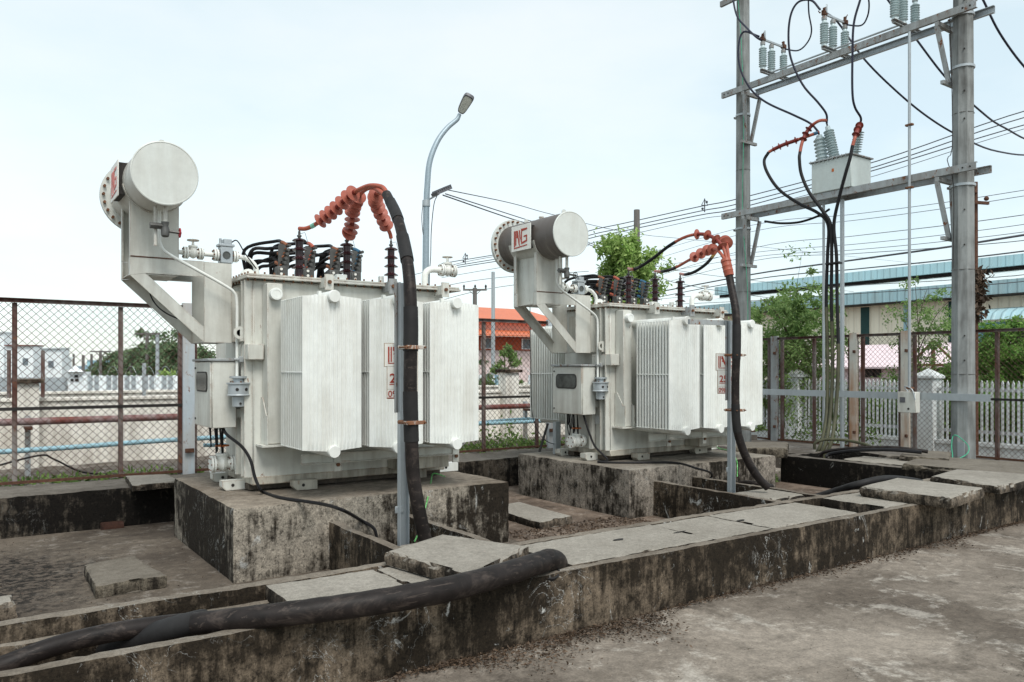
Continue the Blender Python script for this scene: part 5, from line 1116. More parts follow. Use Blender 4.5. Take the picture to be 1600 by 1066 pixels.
thin('jumper', [sw1[0] + Vector((-.05, .04, .08)), AT(1162, 50, x=xf - .2), AT(1154, 72, x=xf - .25), AT(1156, 105, x=xf - .25), AT(1172, 138, x=xf - .2), AT(1197, 160, x=xf - .1), AT(1240, 180, x=xf), AT(1266, 193, x=FX - .1), vt_tops[0]], .018, 'lineblue', 'wire sweeping from the left hand switch down to the first bushing')
thin('jumper', [sw2[0] + Vector((-.05, .04, .1)), AT(1268, 1, x=xf - .2), AT(1248, 3, x=xf - .22), AT(1236, 22, x=xf - .25), AT(1232, 55, x=xf - .25), AT(1236, 92, x=xf - .22), AT(1254, 132, x=xf - .15), AT(1278, 160, x=xf), AT(1291, 178, x=FX - .1), vt_tops[1]], .018, 'lineblue', 'wire sweeping from the middle switch down to the second bushing')
thin('jumper', [AT(1352, -30, x=xf - .1), AT(1344, 0, x=xf - .15), AT(1334, 38, x=xf - .2), AT(1332, 90, x=xf - .22), AT(1332, 145, x=xf - .2), AT(1336, 168, x=xf - .1), AT(1345, 184, x=FX - .1), vt_tops[2]], .018, 'lineblue', 'wire dropping almost straight to the third bushing')
thin('jumper', [sw1[2], AT(1247, 79, x=xb), AT(1262, 66, x=xb), AT(1268, 48, x=xb - .1), AT(1264, 22, x=xb - .2), AT(1263, 0, x=xb - .3)], .013, 'lineblue', 'thin wire loop right of the left hand switch')
thin('jumper', [sw2[2], AT(1345, 40, x=xb), AT(1355, 27, x=xb), AT(1358, 8, x=xb - .1), AT(1355, -15, x=xb - .2)], .013, 'lineblue', 'thin wire loop right of the middle switch')
thin('feeder_wire', [sw2[0] + Vector((.05, 0, .06)), AT(1310, 36, x=xb + .3), AT(1350, 92, x=12.6), AT(1400, 142, x=13.2), AT(1450, 183, x=14), AT(1500, 213, x=15), AT(1560, 237, x=17), AT(1640, 242, x=20), AT(1800, 230, x=28)], .017, 'lineblue', 'dark feeder wire sagging right from the middle switch behind the tall pole')
thin('feeder_wire', [AT(1380, -10, x=12.3), AT(1432, 62, x=12.8), AT(1480, 124, x=13.5), AT(1530, 172, x=14.6), AT(1570, 200, x=16), AT(1640, 228, x=19), AT(1800, 250, x=26)], .017, 'lineblue', 'dark feeder wire descending right from the right hand switch')
thin('feeder_wire', [AT(1515, -40, x=12.3), AT(1536, 0, x=12.5), AT(1562, 52, x=12.9), AT(1600, 104, x=13.6), AT(1640, 140, x=14.5), AT(1800, 220, x=20)], .017, 'lineblue', 'dark feeder wire crossing the top right corner')
thin('earth_wire', [AT(1152, -10, x=FX - .15), AT(1158, 60, x=FX - .16), AT(1162, 200, x=FX - .16), AT(1160, 330, x=FX - .17), AT(1168, 450, x=FX - .17), AT(1168, 560, x=FX - .18)], .006, 'green', 'green earth wire running down the farther concrete pole', k=3)
thin('earth_wire', [AT(1484, 20, x=FX - .14), AT(1487, 120, x=FX - .16), AT(1488, 230, x=FX - .17), AT(1480, 250, x=FX - .17), AT(1490, 290, x=FX - .17), AT(1489, 420, x=FX - .17)], .006, 'dark', 'thin dark wire running down the tall nearer pole', k=3)
thin('sagging_cable', [AT(1195, 346, x=xf), AT(1220, 349, x=xf), AT(1250, 347, x=xf + .1), AT(1280, 337, x=xb), AT(1296, 327, x=xb)], .02, 'black', 'short black cable sagging under the lower beams')
thin('green_loop', [AT(1479, 725, x=10.9), AT(1488, 716, x=10.95), AT(1487, 700, x=11.2), AT(1488, 685, x=11.55), AT(1492, 680, x=11.58), AT(1500, 684, x=11.58), AT(1513, 697, x=11.4), AT(1512, 708, x=11.2), AT(1500, 716, x=11.0), AT(1489, 719, x=10.95), AT(1483, 726, x=10.9)], .0065, 'green', 'green earth wire looped at the foot of the tall pole', 'wire')
q = AT(1502, 702, x=11.55); tag(MB().bbox(q.x - .006, q.x, q.y - .05, q.y + .05, q.z - .1, q.z + .1, .002).build('tag_plate', 'galv'), 'small pale plate among the green wires at the foot of the tall pole', 'plate')
# ================================================================== BEYOND THE FENCES
# street lamp
lp = AT(665, 440, y=11.4); t = thing('street_lamp', (lp.x, lp.y, .1), 'tall grey blue street lamp with a curved arm between the transformers', 'street lamp')
yq = 11.4
P = [Vector((lp.x, lp.y, .1)), AT(665, 440, y=yq), AT(666, 330, y=yq)] + crv([AT(667, 300, y=yq), AT(671, 255, y=yq), AT(683, 222, y=yq), AT(698, 201, y=yq), AT(713, 188, y=yq), AT(716, 184, y=yq), AT(718, 179, y=yq)], 6)
MB().tube(P, [.062, .056, .052] + [.050 - .018 * k / (len(P) - 3) for k in range(len(P) - 3)], 14).build('pole', 'lampole', t)
a, b = AT(719, 177, y=yq), AT(735, 148, y=yq - .35)
def head(root, a, b, w, nm='lamp_head'):
    d = (b - a).normalized(); s = d.cross(Vector((-.45, -.85, -.35))).normalized(); n = s.cross(d).normalized(); L = (b - a).length; m = MB(); out = []
    for k in range(24):
        an = 2 * math.pi * k / 24; x = math.copysign(abs(math.cos(an)) ** .5, math.cos(an)); y = math.copysign(abs(math.sin(an)) ** .5, math.sin(an)); out.append((x, y))
    def P_(x, y, h, sc=1): return a + d * (L / 2 + x * L / 2 * sc) + s * y * w / 2 * sc * (.85 + .15 * x) + n * h
    n_ = 24; m.add([P_(x, y, -.02) for x, y in out] + [P_(x, y, .03, .92) for x, y in out], [tuple(range(n_)), tuple(range(n_, 2 * n_))] + [(i, (i + 1) % n_, (i + 1) % n_ + n_, i + n_) for i in range(n_)]); h = m.build(nm, 'lamp', root)
    # lens on whichever side looks down
    sg = -.0205 - .004 if n.dot(Vector((0, .6, .8))) > 0 else .0305 + .004; m = MB(); m.add([P_(x, y, sg, .80) for x, y in out] + [P_(x, y, sg + .0035 * (1 if sg < 0 else -1), .80) for x, y in out], [tuple(range(n_)), tuple(range(n_, 2 * n_))] + [(i, (i + 1) % n_, (i + 1) % n_ + n_, i + n_) for i in range(n_)]); m.build('lens', 'lens', h)
head(t, a, b, .20)
q0, q1 = AT(668, 313, y=yq), AT(686, 303, y=yq - .2)
m = MB(); m.cyl(q0, q1, .016, n=8); m.lathe(AT(666, 318, y=yq) - Vector((0, 0, .05)), (0, 0, 1), [(0, .065), (.1, .065)], 14); fl = m.build('floodlight_arm', 'galv', t)
c0 = AT(690, 299, y=yq - .3); m = MB(); e = (AT(703, 294, y=yq - .3) - AT(677, 305, y=yq - .3)).normalized(); m.beam(c0 - e * .15, c0 + e * .15, .2, .05); 
for k in range(7): m.beam(c0 + e * (-.13 + k * .043) + Vector((0, -.1, .03)), c0 + e * (-.13 + k * .043) + Vector((0, .1, .03)), .012, .04)
m.build('floodlight', 'lamp', t)
MB().tube(crv([AT(683, 306, y=yq - .2), AT(678, 320, y=yq - .1), AT(674, 360, y=yq), AT(673, 400, y=yq), AT(671, 430, y=yq), AT(671, 470, y=yq)], 5), .007, 5).build('lamp_lead', 'black', t)
MB().tube(crv([AT(661, 318, y=yq), AT(659, 340, y=yq), AT(661, 365, y=yq), AT(664, 372, y=yq)], 5), .006, 5).build('lamp_lead', 'dark', t)
# distant poles
def line_pole(u, vtop, d, r, mat, label, arms=(), zb=0, cat='utility pole'):
    p = AT(u, vtop, d=d); t = thing('utility_pole', (p.x, p.y, zb), label, cat)
    MB().lathe((p.x, p.y, zb), (0, 0, 1), [(0, r * 1.25), (p.z - zb, r)], 8).build('shaft', mat, t)
    rt = Vector((_s, -_c, 0))
    for (dv, half, ins) in arms:
        z = AT(u, vtop + dv, d=d).z; m = MB(); m.beam(Vector((p.x, p.y, z)) - rt * half, Vector((p.x, p.y, z)) + rt * half, .08, .10)
        for s_ in (-1, 1): m.beam(Vector((p.x, p.y, z - half * .5)), Vector((p.x, p.y, z)) + rt * half * .55 * s_, .03, .03, (_c, _s, 0))
        c = m.build('cross_arm', 'poledark', t)
        if ins:
            for s_ in (-.92, 0.02, .92): MB().lathe(Vector((p.x, p.y, z + .05)) + rt * half * s_, (0, 0, 1), [(0, .03), (.05, .06), (.1, .04), (.14, .07), (.2, .05), (.25, .02)], 8).build('insulator', 'dark', c)
    return t
line_pole(742, 450, 45, .12, 'poledark', 'distant wooden power pole with a cross arm right of the nearer transformer', [(3, .68, 1)])
line_pole(770.5, 425, 26, .06, 'galv', 'slim pale steel pole left of the farther transformer')
line_pole(995, 328, 32, .12, 'poledark', 'concrete power pole rising behind the fresh green tree')
for k, (u, v, d, s_) in enumerate(((130, 555, 60, 'first'), (143, 553, 70, 'second'), (157, 548, 60, 'third'), (205, 551, 55, 'fourth'), (230, 520, 50, 'fifth'), (246, 523, 46, 'sixth'), (173, 560, 75, 'tiny'), (115, 553, 80, 'short'))):
    line_pole(u, v, d, .10, 'poledark' if k != 5 else 'galv', f'{s_} far power pole counted from the white houses behind the left fence' if k < 6 else f'{s_} far power pole near the white houses behind the left fence', [(1.5, .8, 0)] if k in (2, 4, 3) else ())
line_pole(1523, 285, 13.5, .05, 'rusty', 'dark vine covered steel pole right behind the tall concrete pole')
q = AT(1523, 316, d=13.4); m = MB(); m.beam(q - Vector((_s, -_c, 0)) * .05, q + Vector((_s, -_c, 0)) * .24 + Vector((0, 0, -.02)), .04, .05); m.sphere(q + Vector((.02, 0, .17)), .035); m.sphere(q + Vector((_s, -_c, 0)) * .2 + Vector((0, 0, .06)), .04); tag(m.build('bracket_arm', 'rusty'), 'small rusty bracket with knobs right of the tall pole', 'bracket')
# overhead lines
def wire(pts, r, label, mat='line'): return tag(MB().tube(crv(pts, 6), r, 4, False).build('overhead_line', mat), label, 'wire', 'overhead lines in the background')
def sk(k): return ('topmost', 'second', 'third', 'fourth', 'fifth', 'lowest')[k]
for k, (a, b, c_, e_, f_) in enumerate(((430, 366, 309, 266, 168), (437, 373, 317, 274, 178), (440, 378, 324, 279, 190), (452, 386, 331, 288, 196))):
    wire([AT(690, a - 18, d=46), AT(840, (a + b) / 2 - 12, d=42), AT(920, b - 5, d=40), AT(975, b - 17, d=39), AT(1093, c_ + 14 - k * .8, d=37), AT(1160, c_, d=36), AT(1370, e_ - 14, d=33), AT(1620, f_, d=31), AT(1900, f_ - 62, d=30)], .022 if k < 3 else .013, f'{sk(k)} of the close set lines rising to the upper right')
for k, (v0, vm, v1, v2) in enumerate(((297, 333, 366, 392), (303, 355, 418, 446), (305, 359, 424, 470))):
    wire([AT(700 - k * 4, v0, d=14), AT(800, (v0 * .42 + vm * .58) + 3 * k, d=18), AT(870, vm + 4, d=22), AT(1000, v1 - 14 * (k > 0), d=28), AT(1190, v2 - 6, d=40), AT(1640, v2 + 42, d=90)], .009 + .002 * k, f'{sk(k)} line running down to the right from the street lamp')
for k, (a, b, c_) in enumerate(((462, 429, 366), (470, 437, 392), (452, 408, 376), (478, 470, 440), (440, 388, 335), (470, 455, 430))):
    wire([AT(1000, a, d=60), AT(1175, b, d=45), AT(1330, b - (b - c_) * .35, d=36), AT(1480, b - (b - c_) * .68, d=30), AT(1640, c_ - 5, d=27), AT(1900, c_ - 45, d=27)], (.040, .026, .014, .016, .014, .014)[k], f'{sk(k)} thin line crossing before the blue roofed hall')
for k, (a, b, c_) in enumerate(((400, 352, 296), (412, 362, 305), (420, 395, 350), (432, 402, 362))):
    wire([AT(1000, a, d=60), AT(1175, b, d=45), AT(1330, b - (b - c_) * .35 + 3, d=38), AT(1480, b - (b - c_) * .68 + 2, d=34), AT(1640, c_ - 5, d=31), AT(1900, c_ - 45, d=31)], .013, f'{sk(k)} faint high line between the two tall poles')
for k, (a, b, c_) in enumerate(((417, 403, 388), (444, 436, 428), (470, 452, 436))):
    wire([AT(640, a + 14, d=60), AT(760, b, d=60), AT(920, c_ - 4, d=60)], .02, f'{sk(k)} faint far line between the transformers')
for (u, v) in ((1101, 321), (727, 404)):
    q = AT(u, v, d={1101: 37, 727: 45}[u]); m = MB(); g = random.Random(u)
    m.beam(q - Vector((0, 0, .32)), q + Vector((0, 0, .32)), .035, .035, (0, 1, 0)); m.beam(q - Vector((_s, -_c, 0)) * .15, q + Vector((_s, -_c, 0)) * .15, .035, .035)
    for s_ in (-1, 1): m.sphere(q + Vector((_s * .1 * s_, -_c * .1 * s_, .16 * s_)), .06, 8, 6); m.tube([q + Vector((_s, -_c, 0)) * .15 * s_, q + Vector((0, 0, .3)), q - Vector((_s, -_c, 0)) * .15 * s_], .018, 4)
    tag(m.build('line_spacer', 'line'), {1101: 'dark spacer clamp on the lines left of the farther concrete pole', 727: 'line spacer right of the filter valve of the nearer transformer', 700: 'faint line spacer above the nearer transformer valve', 767: 'faint line spacer near the slim pale pole', 1585: 'line spacer at the right picture edge', 762: 'faint line spacer left of the blackened drum'}[u], 'line spacer')
# orange roofed building
def hexbox(P4, z0, z1): return MB().hexa([(p[0], p[1], z0) for p in P4], [(p[0], p[1], z1) for p in P4])
Yo = 46; ox0, ox1 = AT(640, 500, y=Yo).x, AT(905, 500, y=Yo).x
t = thing('orange_roofed_building', ((ox0 + ox1) / 2, Yo, 0), 'long building with orange tiled roofs between the two transformers', 'building'); Z = lambda v, y=Yo: AT(760, v, y=y).z
MB().box(ox0, ox1, Yo, Yo + 12, 0, Z(547)).build('wall', 'pwall', t); MB().box(ox0 - .1, ox1 + .1, Yo - .15, Yo + 11, Z(547) + .01, Z(525)).build('fascia', 'owall', t)
m = MB(); m.add([(ox0 - .6, Yo - 1.2, Z(524)), (ox1 + .6, Yo - 1.2, Z(524)), (ox1 + .6, Yo + 3, Z(511)), (ox0 - .6, Yo + 3, Z(511)), (ox0 - .6, Yo - 1.2, Z(526)), (ox1 + .6, Yo - 1.2, Z(526)), (ox1 + .6, Yo + 3, Z(514)), (ox0 - .6, Yo + 3, Z(514))], [(0, 1, 2, 3), (4, 5, 6, 7), (0, 1, 5, 4), (1, 2, 6, 5), (2, 3, 7, 6), (3, 0, 4, 7)]).build('lower_roof', 'oroof', t)
MB().box(ox0, ox1, Yo + 3.01, Yo + 3.3, Z(511), Z(499) + .3).build('upper_band', 'oroof2', t)
m = MB(); m.add([(ox0 - .6, Yo + 2.4, Z(500) + .3), (ox1 + .6, Yo + 2.4, Z(500) + .3), (ox1 + .6, Yo + 8, Z(484) + .9), (ox0 - .6, Yo + 8, Z(484) + .9), (ox0 - .6, Yo + 2.4, Z(500) + .1), (ox1 + .6, Yo + 2.4, Z(500) + .1), (ox1 + .6, Yo + 8, Z(484)), (ox0 - .6, Yo + 8, Z(484))], [(0, 1, 2, 3), (4, 5, 6, 7), (0, 1, 5, 4), (1, 2, 6, 5), (2, 3, 7, 6), (3, 0, 4, 7)]).build('upper_roof', 'oroof', t)
for u in (762, 825, 866):
    q = AT(u, 535, y=Yo - .2); f = MB().box(q.x - .55, q.x + .55, Yo - .22, Yo - .16, Z(545), Z(528)).build('window', 'white_far', t); MB().box(q.x - .45, q.x + .45, Yo - .225, Yo - .221, Z(544), Z(529)).build('pane', 'greywin', f)
q = AT(857, 560, y=Yo - .3); MB().box(q.x - .5, q.x + .6, Yo - .3, Yo - .1, Z(575), Z(520)).build('downpipe', 'bluepipe', t)
q = AT(822, 583, y=20); t = thing('planter_wall', (q.x, 20, 0), 'low wall with planters behind the pillar between the transformers', 'wall'); x0_, x1_ = AT(690, 600, y=20).x, AT(880, 600, y=20).x
MB().box(x0_, x1_, 20, 20.3, 0, AT(760, 598, y=20).z).build('wall_body', 'cream', t)
for k, u in enumerate((752, 780, 838, 858)):
    q = AT(u, 592, y=19.9); MB().box(q.x - .28, q.x + .28, 19.6, 19.95, q.z - .22, q.z + .12).build('planter', 'bluepipe' if k % 2 else 'white_far', t)
# blue roofed hall at the right
Xh = 45; H_ = lambda u, v, x=Xh: AT(u, v, x=x).z; y0h, y1h = AT(1760, 500, x=Xh).y, AT(1040, 500, x=Xh).y
t = thing('industrial_hall', (Xh, (y0h + y1h) / 2, 0), 'long industrial hall with blue green roof edges and cream sheet walls at the right', 'building')
ze = H_(1600, 459); MB().box(Xh, Xh + 26, y0h, y1h, 0, ze).build('wall', 'creams', t); MB().box(Xh - .9, Xh - .6, y0h - .5, y1h + .5, ze, H_(1600, 437)).build('lower_fascia', 'teals', t)
MB().box(Xh - .95, Xh + .1, y0h - .5, y1h + .5, ze - .07, ze - .01).build('gutter', 'dark', t)
zf = H_(1600, 437); zg = AT(1600, 421, x=Xh + 7).z; m = MB(); m.add([(Xh - .59, y0h - .5, zf), (Xh - .59, y1h + .5, zf), (Xh + 7, y1h + .5, zg), (Xh + 7, y0h - .5, zg), (Xh - .59, y0h - .5, zf - .2), (Xh - .59, y1h + .5, zf - .2), (Xh + 7, y1h + .5, zg - .2), (Xh + 7, y0h - .5, zg - .2)], [(0, 1, 2, 3), (4, 5, 6, 7), (0, 1, 5, 4), (1, 2, 6, 5), (2, 3, 7, 6), (3, 0, 4, 7)]).build('lower_roof', 'palesheet', t)
MB().box(Xh + 6.9, Xh + 7, y0h - .5, y1h + .5, zg + .01, zg + .25).build('clerestory_gap', 'dark', t)
MB().box(Xh + 6.3, Xh + 6.6, y0h - .5, y1h + .5, zg + .20, AT(1600, 396, x=Xh + 6.3).z).build('upper_fascia', 'teals', t)
MB().box(Xh + 6.61, Xh + 20, y0h - .5, y1h + .5, AT(1600, 396, x=Xh + 6.3).z - .3, AT(1600, 396, x=Xh + 6.3).z - .1).build('upper_roof', 'palesheet', t)
m = MB()
for (u0, u1) in ((1235, 1247), (1345, 1358), (1482, 1488)):
    a_, b_ = AT(u0, 500, x=Xh - .03).y, AT(u1, 500, x=Xh - .03).y; MB().box(Xh - .04, Xh - .005, min(a_, b_), max(a_, b_), 0, ze - .14).build('light_strip', 'tealdark', t)
for u in (1416,): a_ = AT(u, 500, x=Xh).y; MB().cyl((Xh - .1, a_, 0), (Xh - .1, a_, ze - .13), .10, n=8).build('downpipe', 'bluepipe', t)
for u in (1573,): 
    a_, b_ = AT(1640, 520, x=Xh).y, AT(1573, 520, x=Xh).y; MB().box(Xh - .06, Xh - .003, a_, b_, 0, H_(1590, 503)).build('doorway', 'dark', t)
    a_, b_ = AT(1573, 520, x=Xh).y, AT(1529, 520, x=Xh).y; MB().box(Xh - .16, Xh - .062, a_, b_, 0, H_(1550, 504)).build('sliding_door', 'tealdoor', t)
    a_, b_ = AT(1660, 520, x=Xh - 1).y, AT(1537, 520, x=Xh - 1).y; m = MB(); zz1, zz0 = AT(1570, 484, x=Xh - 1.5).z, AT(1570, 499, x=Xh - 1.5).z
    m.prism([(Xh - .1, zz1 + .2), (Xh - .9, zz1 + .1), (Xh - 1.5, zz1 - .15), (Xh - 1.75, zz0), (Xh - 1.65, zz0), (Xh - 1.4, zz1 - .25), (Xh - .9, zz1), (Xh - .1, zz1 + .1)], a_, b_, 'y'); m.build('awning', 'teals', t)
# low pink roofed house behind the picket fence
Xp = 24; t = thing('pink_roofed_house', (Xp, AT(1430, 560, x=Xp).y, 0), 'low house with a pink sheet roof behind the picket fence', 'house')
ya_, yb2 = AT(1530, 560, x=Xp).y, AT(1190, 560, x=Xp).y; zr0, zr1 = AT(1400, 573, x=Xp).z, AT(1400, 538, x=Xp + 3).z
MB().box(Xp + .4, Xp + 6, ya_ + .3, yb2 - .3, 0, zr0 + .05).build('wall', 'pink', t)
m = MB(); m.add([(Xp, ya_, zr0), (Xp, yb2, zr0), (Xp + 3, yb2 - .5, zr1), (Xp + 3, ya_ + .5, zr1), (Xp, ya_, zr0 - .06), (Xp, yb2, zr0 - .06), (Xp + 6, yb2, zr0), (Xp + 6, ya_, zr0)], [(0, 1, 2, 3), (4, 5, 6, 7), (0, 1, 5, 4), (2, 3, 7, 6), (1, 2, 6, 5), (0, 3, 7, 4)]).build('roof', 'pink', t)
for u in (1352, 1362, 1371, 1470, 1478): q = AT(u, 582, x=Xp + .38); MB().box(Xp + .34, Xp + .39, q.y - .12, q.y + .12, q.z - .16, q.z + .1).build('window', 'dark', t)
q = AT(1458, 560, x=Xp - .5); m = MB(); m.beam((Xp - .5, q.y - .55, q.z - .05), (Xp - .5, q.y, q.z + .5), .06, .05, (1, 0, 0)); m.beam((Xp - .5, q.y + .55, q.z - .05), (Xp - .5, q.y, q.z + .5), .06, .05, (1, 0, 0)); m.beam((Xp - .5, q.y - .7, q.z - .2), (Xp - .5, q.y + .7, q.z - .2), .1, .08); m.beam((Xp - .5, q.y, 0), (Xp - .5, q.y, q.z + .4), .08, .08, (1, 0, 0)); tag(m.build('shrine_roof', 'bolt'), 'small rust coloured gable ornament in front of the pink roof', 'ornament')
# white picket fence
Xw = 15.0; pil = [AT(u, 600, x=Xw - .16).y for u in (1237, 1444, 1712)]
yw0, yw1 = pil[2], 15.2
for k, y in enumerate(pil):
    t = thing('fence_pillar', (Xw, y, 0), ('white square pillar of the picket fence left of the hanging cables', 'white square pillar of the picket fence behind the small switch box', 'white square pillar of the picket fence at the far right')[k], 'pillar')
    MB().bbox(Xw - .17, Xw + .17, y - .17, y + .17, -.1, 1.44, .01).build('shaft', 'white', t)
    m = MB(); m.bbox(Xw - .21, Xw + .21, y - .21, y + .21, 1.442, 1.50, .01); m.build('cap', 'white', t)
    MB().add([(Xw - .2, y - .2, 1.502), (Xw + .2, y - .2, 1.502), (Xw + .2, y + .2, 1.502), (Xw - .2, y + .2, 1.502), (Xw, y, 1.64)], [(0, 1, 4), (1, 2, 4), (2, 3, 4), (3, 0, 4), (3, 2, 1, 0)]).build('pyramid_top', 'white', t, False)
pk = None
for k, (a_, b_) in enumerate(((pil[0] + .171, yw1), (pil[1] + .171, pil[0] - .171), (pil[2] + .171, pil[1] - .171))):
    t = thing('picket_fence', (Xw, (a_ + b_) / 2, 0), ('white picket fence bay seen just right of the farther transformer', 'white picket fence bay behind the three hanging cables', 'white picket fence bay behind and right of the tall concrete pole')[k], 'fence')
    rough_slab(rect(Xw - .10, Xw + .10, a_, b_), -.1, .24, 81, .12, .004, .004).build('base_wall', 'white', t); rough_slab(rect(Xw - .13, Xw + .13, a_, b_), .243, .31, 82, .12, .004, .004).build('base_coping', 'white', t)
    for z in (.46, 1.22): MB().box(Xw - .025, Xw + .025, a_, b_, z, z + .06).build('rail', 'white', t)
    y = a_ + .05
    while y < b_ - .04:
        m = None
        if pk is None:
            m = MB(); m.prism([(-.019, .315), (.019, .315), (.019, 1.37), (0, 1.42), (-.019, 1.37)], -.012, .012, 'x'); pk = m.build('picket', 'white', None, False); pk.parent = t; c = pk
        else: c = pk.copy(); C.objects.link(c); c.parent = t
        c.location = (-.04, y - (a_ + b_) / 2, .315); y += .086
# far left: white houses, panel wall, hut, hill
def lbox(u0, u1, vt, vb, d, th, mat, name='wall', parent=None, off=0):
    rt = Vector((_s, -_c, 0)); fw = Vector((_c, _s, 0)); a, b = AT(u0, 577, d=d), AT(u1, 577, d=d); zt_, zb_ = AT(u0, vt, d=d).z, AT(u0, vb, d=d).z; a, b = a - fw * off, b - fw * off
    P4 = [a, b, b + fw * th, a + fw * th]; return hexbox([(p.x, p.y) for p in P4], zb_, zt_).build(name, mat, parent)
for k, (u0, u1, vt, d, lb, win) in enumerate(((-60, 6, 520, 62, 'tall white block at the far left picture edge', ()), (10, 52, 541, 60, 'white house with a dull red roof edge behind the left fence', ((20, 26, 562, 572), (36, 44, 560, 570))), (50, 97, 545, 66, 'plain white house with a grey window behind the left fence', ((60, 70, 552, 566), (76, 84, 564, 574))), (97, 101, 560, 70, 'narrow white chimney like block right of the white houses', ()))):
    p = AT((u0 + u1) / 2, 577, d=d); t = thing('white_house', (p.x, p.y, 0), lb, 'house'); lbox(u0, u1, vt, 600, d, 1.1, 'white_far', 'wall', t); lbox(u0 - 1, u1 + 1, vt - 2, vt - .2, d, 1.5, 'redpipe' if k == 1 else 'white_far', 'roof_edge', t, .2)
    for w_ in win: lbox(w_[0], w_[1], w_[2], w_[3], d, .05, 'greywin', 'window', t, .06)
t = thing('small_hut', AT(117, 600, d=40), 'little white hut with a pyramid roof behind the left fence', 'hut'); lbox(106, 129, 581, 612, 40, .8, 'white_far', 'wall', t); 
P4 = [AT(103, 581, d=39.7), AT(132, 581, d=39.7), AT(132, 581, d=41), AT(103, 581, d=41)]; ap = AT(117, 571, d=40.3); MB().add([*P4, ap], [(0, 1, 4), (1, 2, 4), (2, 3, 4), (3, 0, 4), (3, 2, 1, 0)]).build('roof', 'white_far', t)
for (a_, b_, c_, e_) in ((111, 115, 592, 596), (117, 122, 586, 590), (118, 123, 592, 596)): lbox(a_, b_, c_, e_, 40, .05, 'dark', 'window', t, .05)
t = thing('panel_fence', AT(205, 612, d=22), 'pale blue concrete panel fence far behind the left fence', 'fence')
for k in range(19): u = 128 + k * 9.6; lbox(u, u + 8.4, 587.5, 615, 22 + .02 * k, .08, 'galv' if k % 3 else 'white_far', 'panel', t); lbox(u + 8.4, u + 9.6, 586.5, 615, 22 + .02 * k, .14, 'white_far', 'post', t, .04)
lbox(-60, 102, 590, 615, 24, .1, 'galv', 'far_wall', None)['label'] = 'low pale wall in front of the white houses'
bpy.data.objects['far_wall']['category'] = 'wall'
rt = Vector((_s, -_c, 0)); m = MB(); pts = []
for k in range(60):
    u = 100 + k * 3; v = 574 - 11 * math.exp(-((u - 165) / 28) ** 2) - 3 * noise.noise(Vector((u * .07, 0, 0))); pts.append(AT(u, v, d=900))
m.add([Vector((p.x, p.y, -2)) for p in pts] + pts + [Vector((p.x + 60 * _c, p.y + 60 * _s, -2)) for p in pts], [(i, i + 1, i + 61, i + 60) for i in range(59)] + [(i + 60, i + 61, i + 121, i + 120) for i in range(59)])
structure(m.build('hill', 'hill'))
for k, (u0, u1, vt, mt) in enumerate(((136, 142, 563, 'bluepipe'), (190, 200, 556, 'bluepipe'), (150, 160, 569, 'redpipe'))):
    o = lbox(u0, u1, vt, 590, 120, 6, mt, 'far_shed'); tag(o, ('tiny blue shed among the far poles', 'tiny blue roof between the dark trees', 'tiny red shed beyond the little white hut')[k], 'shed')
# ------------------------------------------------------------------ trees and plants
def tr(name, label, u, vbase, vtop, d, rad, mat, seed, **k):
    b = AT(u, vbase, d=d); b.z = max(b.z, .05) if k.get('ground', True) else b.z; k.pop('ground', 0); zt = AT(u, vtop, d=d).z
    return tree(name, label, (b.x, b.y, 0.05), zt - .05, rad, mat, seed, **k)
tr('tree', 'fresh light green drooping tree behind the farther transformer', 982, 600, 350, 21, 1.12, 'leafA', 3, n=220, per=110, size=.13, r0=.10, low=.42, droop=.75, squash=1.2, clump=.34, lobes=10)
tr('tree', 'mid green leafy tree left of the hanging cables before the blue roofed hall', 1238, 600, 428, 17.5, 1.4, 'leafB', 5, n=260, per=95, size=.085, r0=.06, low=.22, droop=.2, clump=.30, lobes=11)
tr('tree', 'sparse young tree with thin branches before the cream hall wall', 1446, 600, 425, 17, 1.15, 'leafB', 8, n=110, per=50, size=.075, r0=.032, low=.2, droop=.1, clump=.28, lobes=9)
tr('shrub', 'dense bright green bush at the right behind the picket fence', 1562, 640, 512, 16.8, 1.35, 'leafD', 9, n=130, per=260, size=.085, r0=.04, low=.05, droop=0, clump=.3, cat='bush')
tr('shrub', 'leafy bush at the right picture edge', 1625, 640, 500, 16.5, 1.0, 'leafD', 19, n=90, per=260, size=.085, r0=.04, low=.05, droop=0, clump=.3, cat='bush')
tr('shrub', 'low green shrub behind the small sparse tree', 1478, 600, 560, 17.5, .5, 'leafD', 10, n=24, per=200, size=.08, r0=.03, low=.1, droop=0, cat='bush')
tr('shrub', 'straggly green shrub above the pillar between the transformers', 790, 600, 530, 21.5, .62, 'leafB', 12, n=34, per=150, size=.10, r0=.05, low=.35, droop=.1, clump=.3, cat='bush')
tr('shrub', 'darker low bush left of the slim pale pole', 757, 600, 566, 22.5, .5, 'leafC', 13, n=24, per=180, size=.1, r0=.04, low=.2, droop=.1, cat='bush')
tr('shrub', 'small plant between the pillar and the rear radiators', 846, 600, 573, 21, .35, 'leafB', 14, n=14, per=120, size=.09, r0=.03, low=.3, droop=.1, cat='bush')
for k, (u, v, d, r_, s_) in enumerate(((175, 556, 70, 2.3, 'leftmost'), (200, 560, 66, 2.0, 'second'), (228, 545, 60, 2.4, 'third'), (256, 536, 54, 2.6, 'fourth'), (285, 530, 50, 2.6, 'rightmost'))):
    tr('tree', f'{s_} of the five dark green trees behind the left fence', u, 590, v, d, r_, 'leafC', 30 + k, n=70, per=150, size=.30, r0=.2, low=.08, droop=.1, lobes=9, clump=.4, group='dark trees behind the left fence')
tr('tree', 'pale fronded young palm like plant before the dark trees', 262, 605, 572, 24, .35, 'leafA', 44, n=12, per=60, size=.22, r0=.03, low=.3, droop=.5, clump=.3, cat='plant')
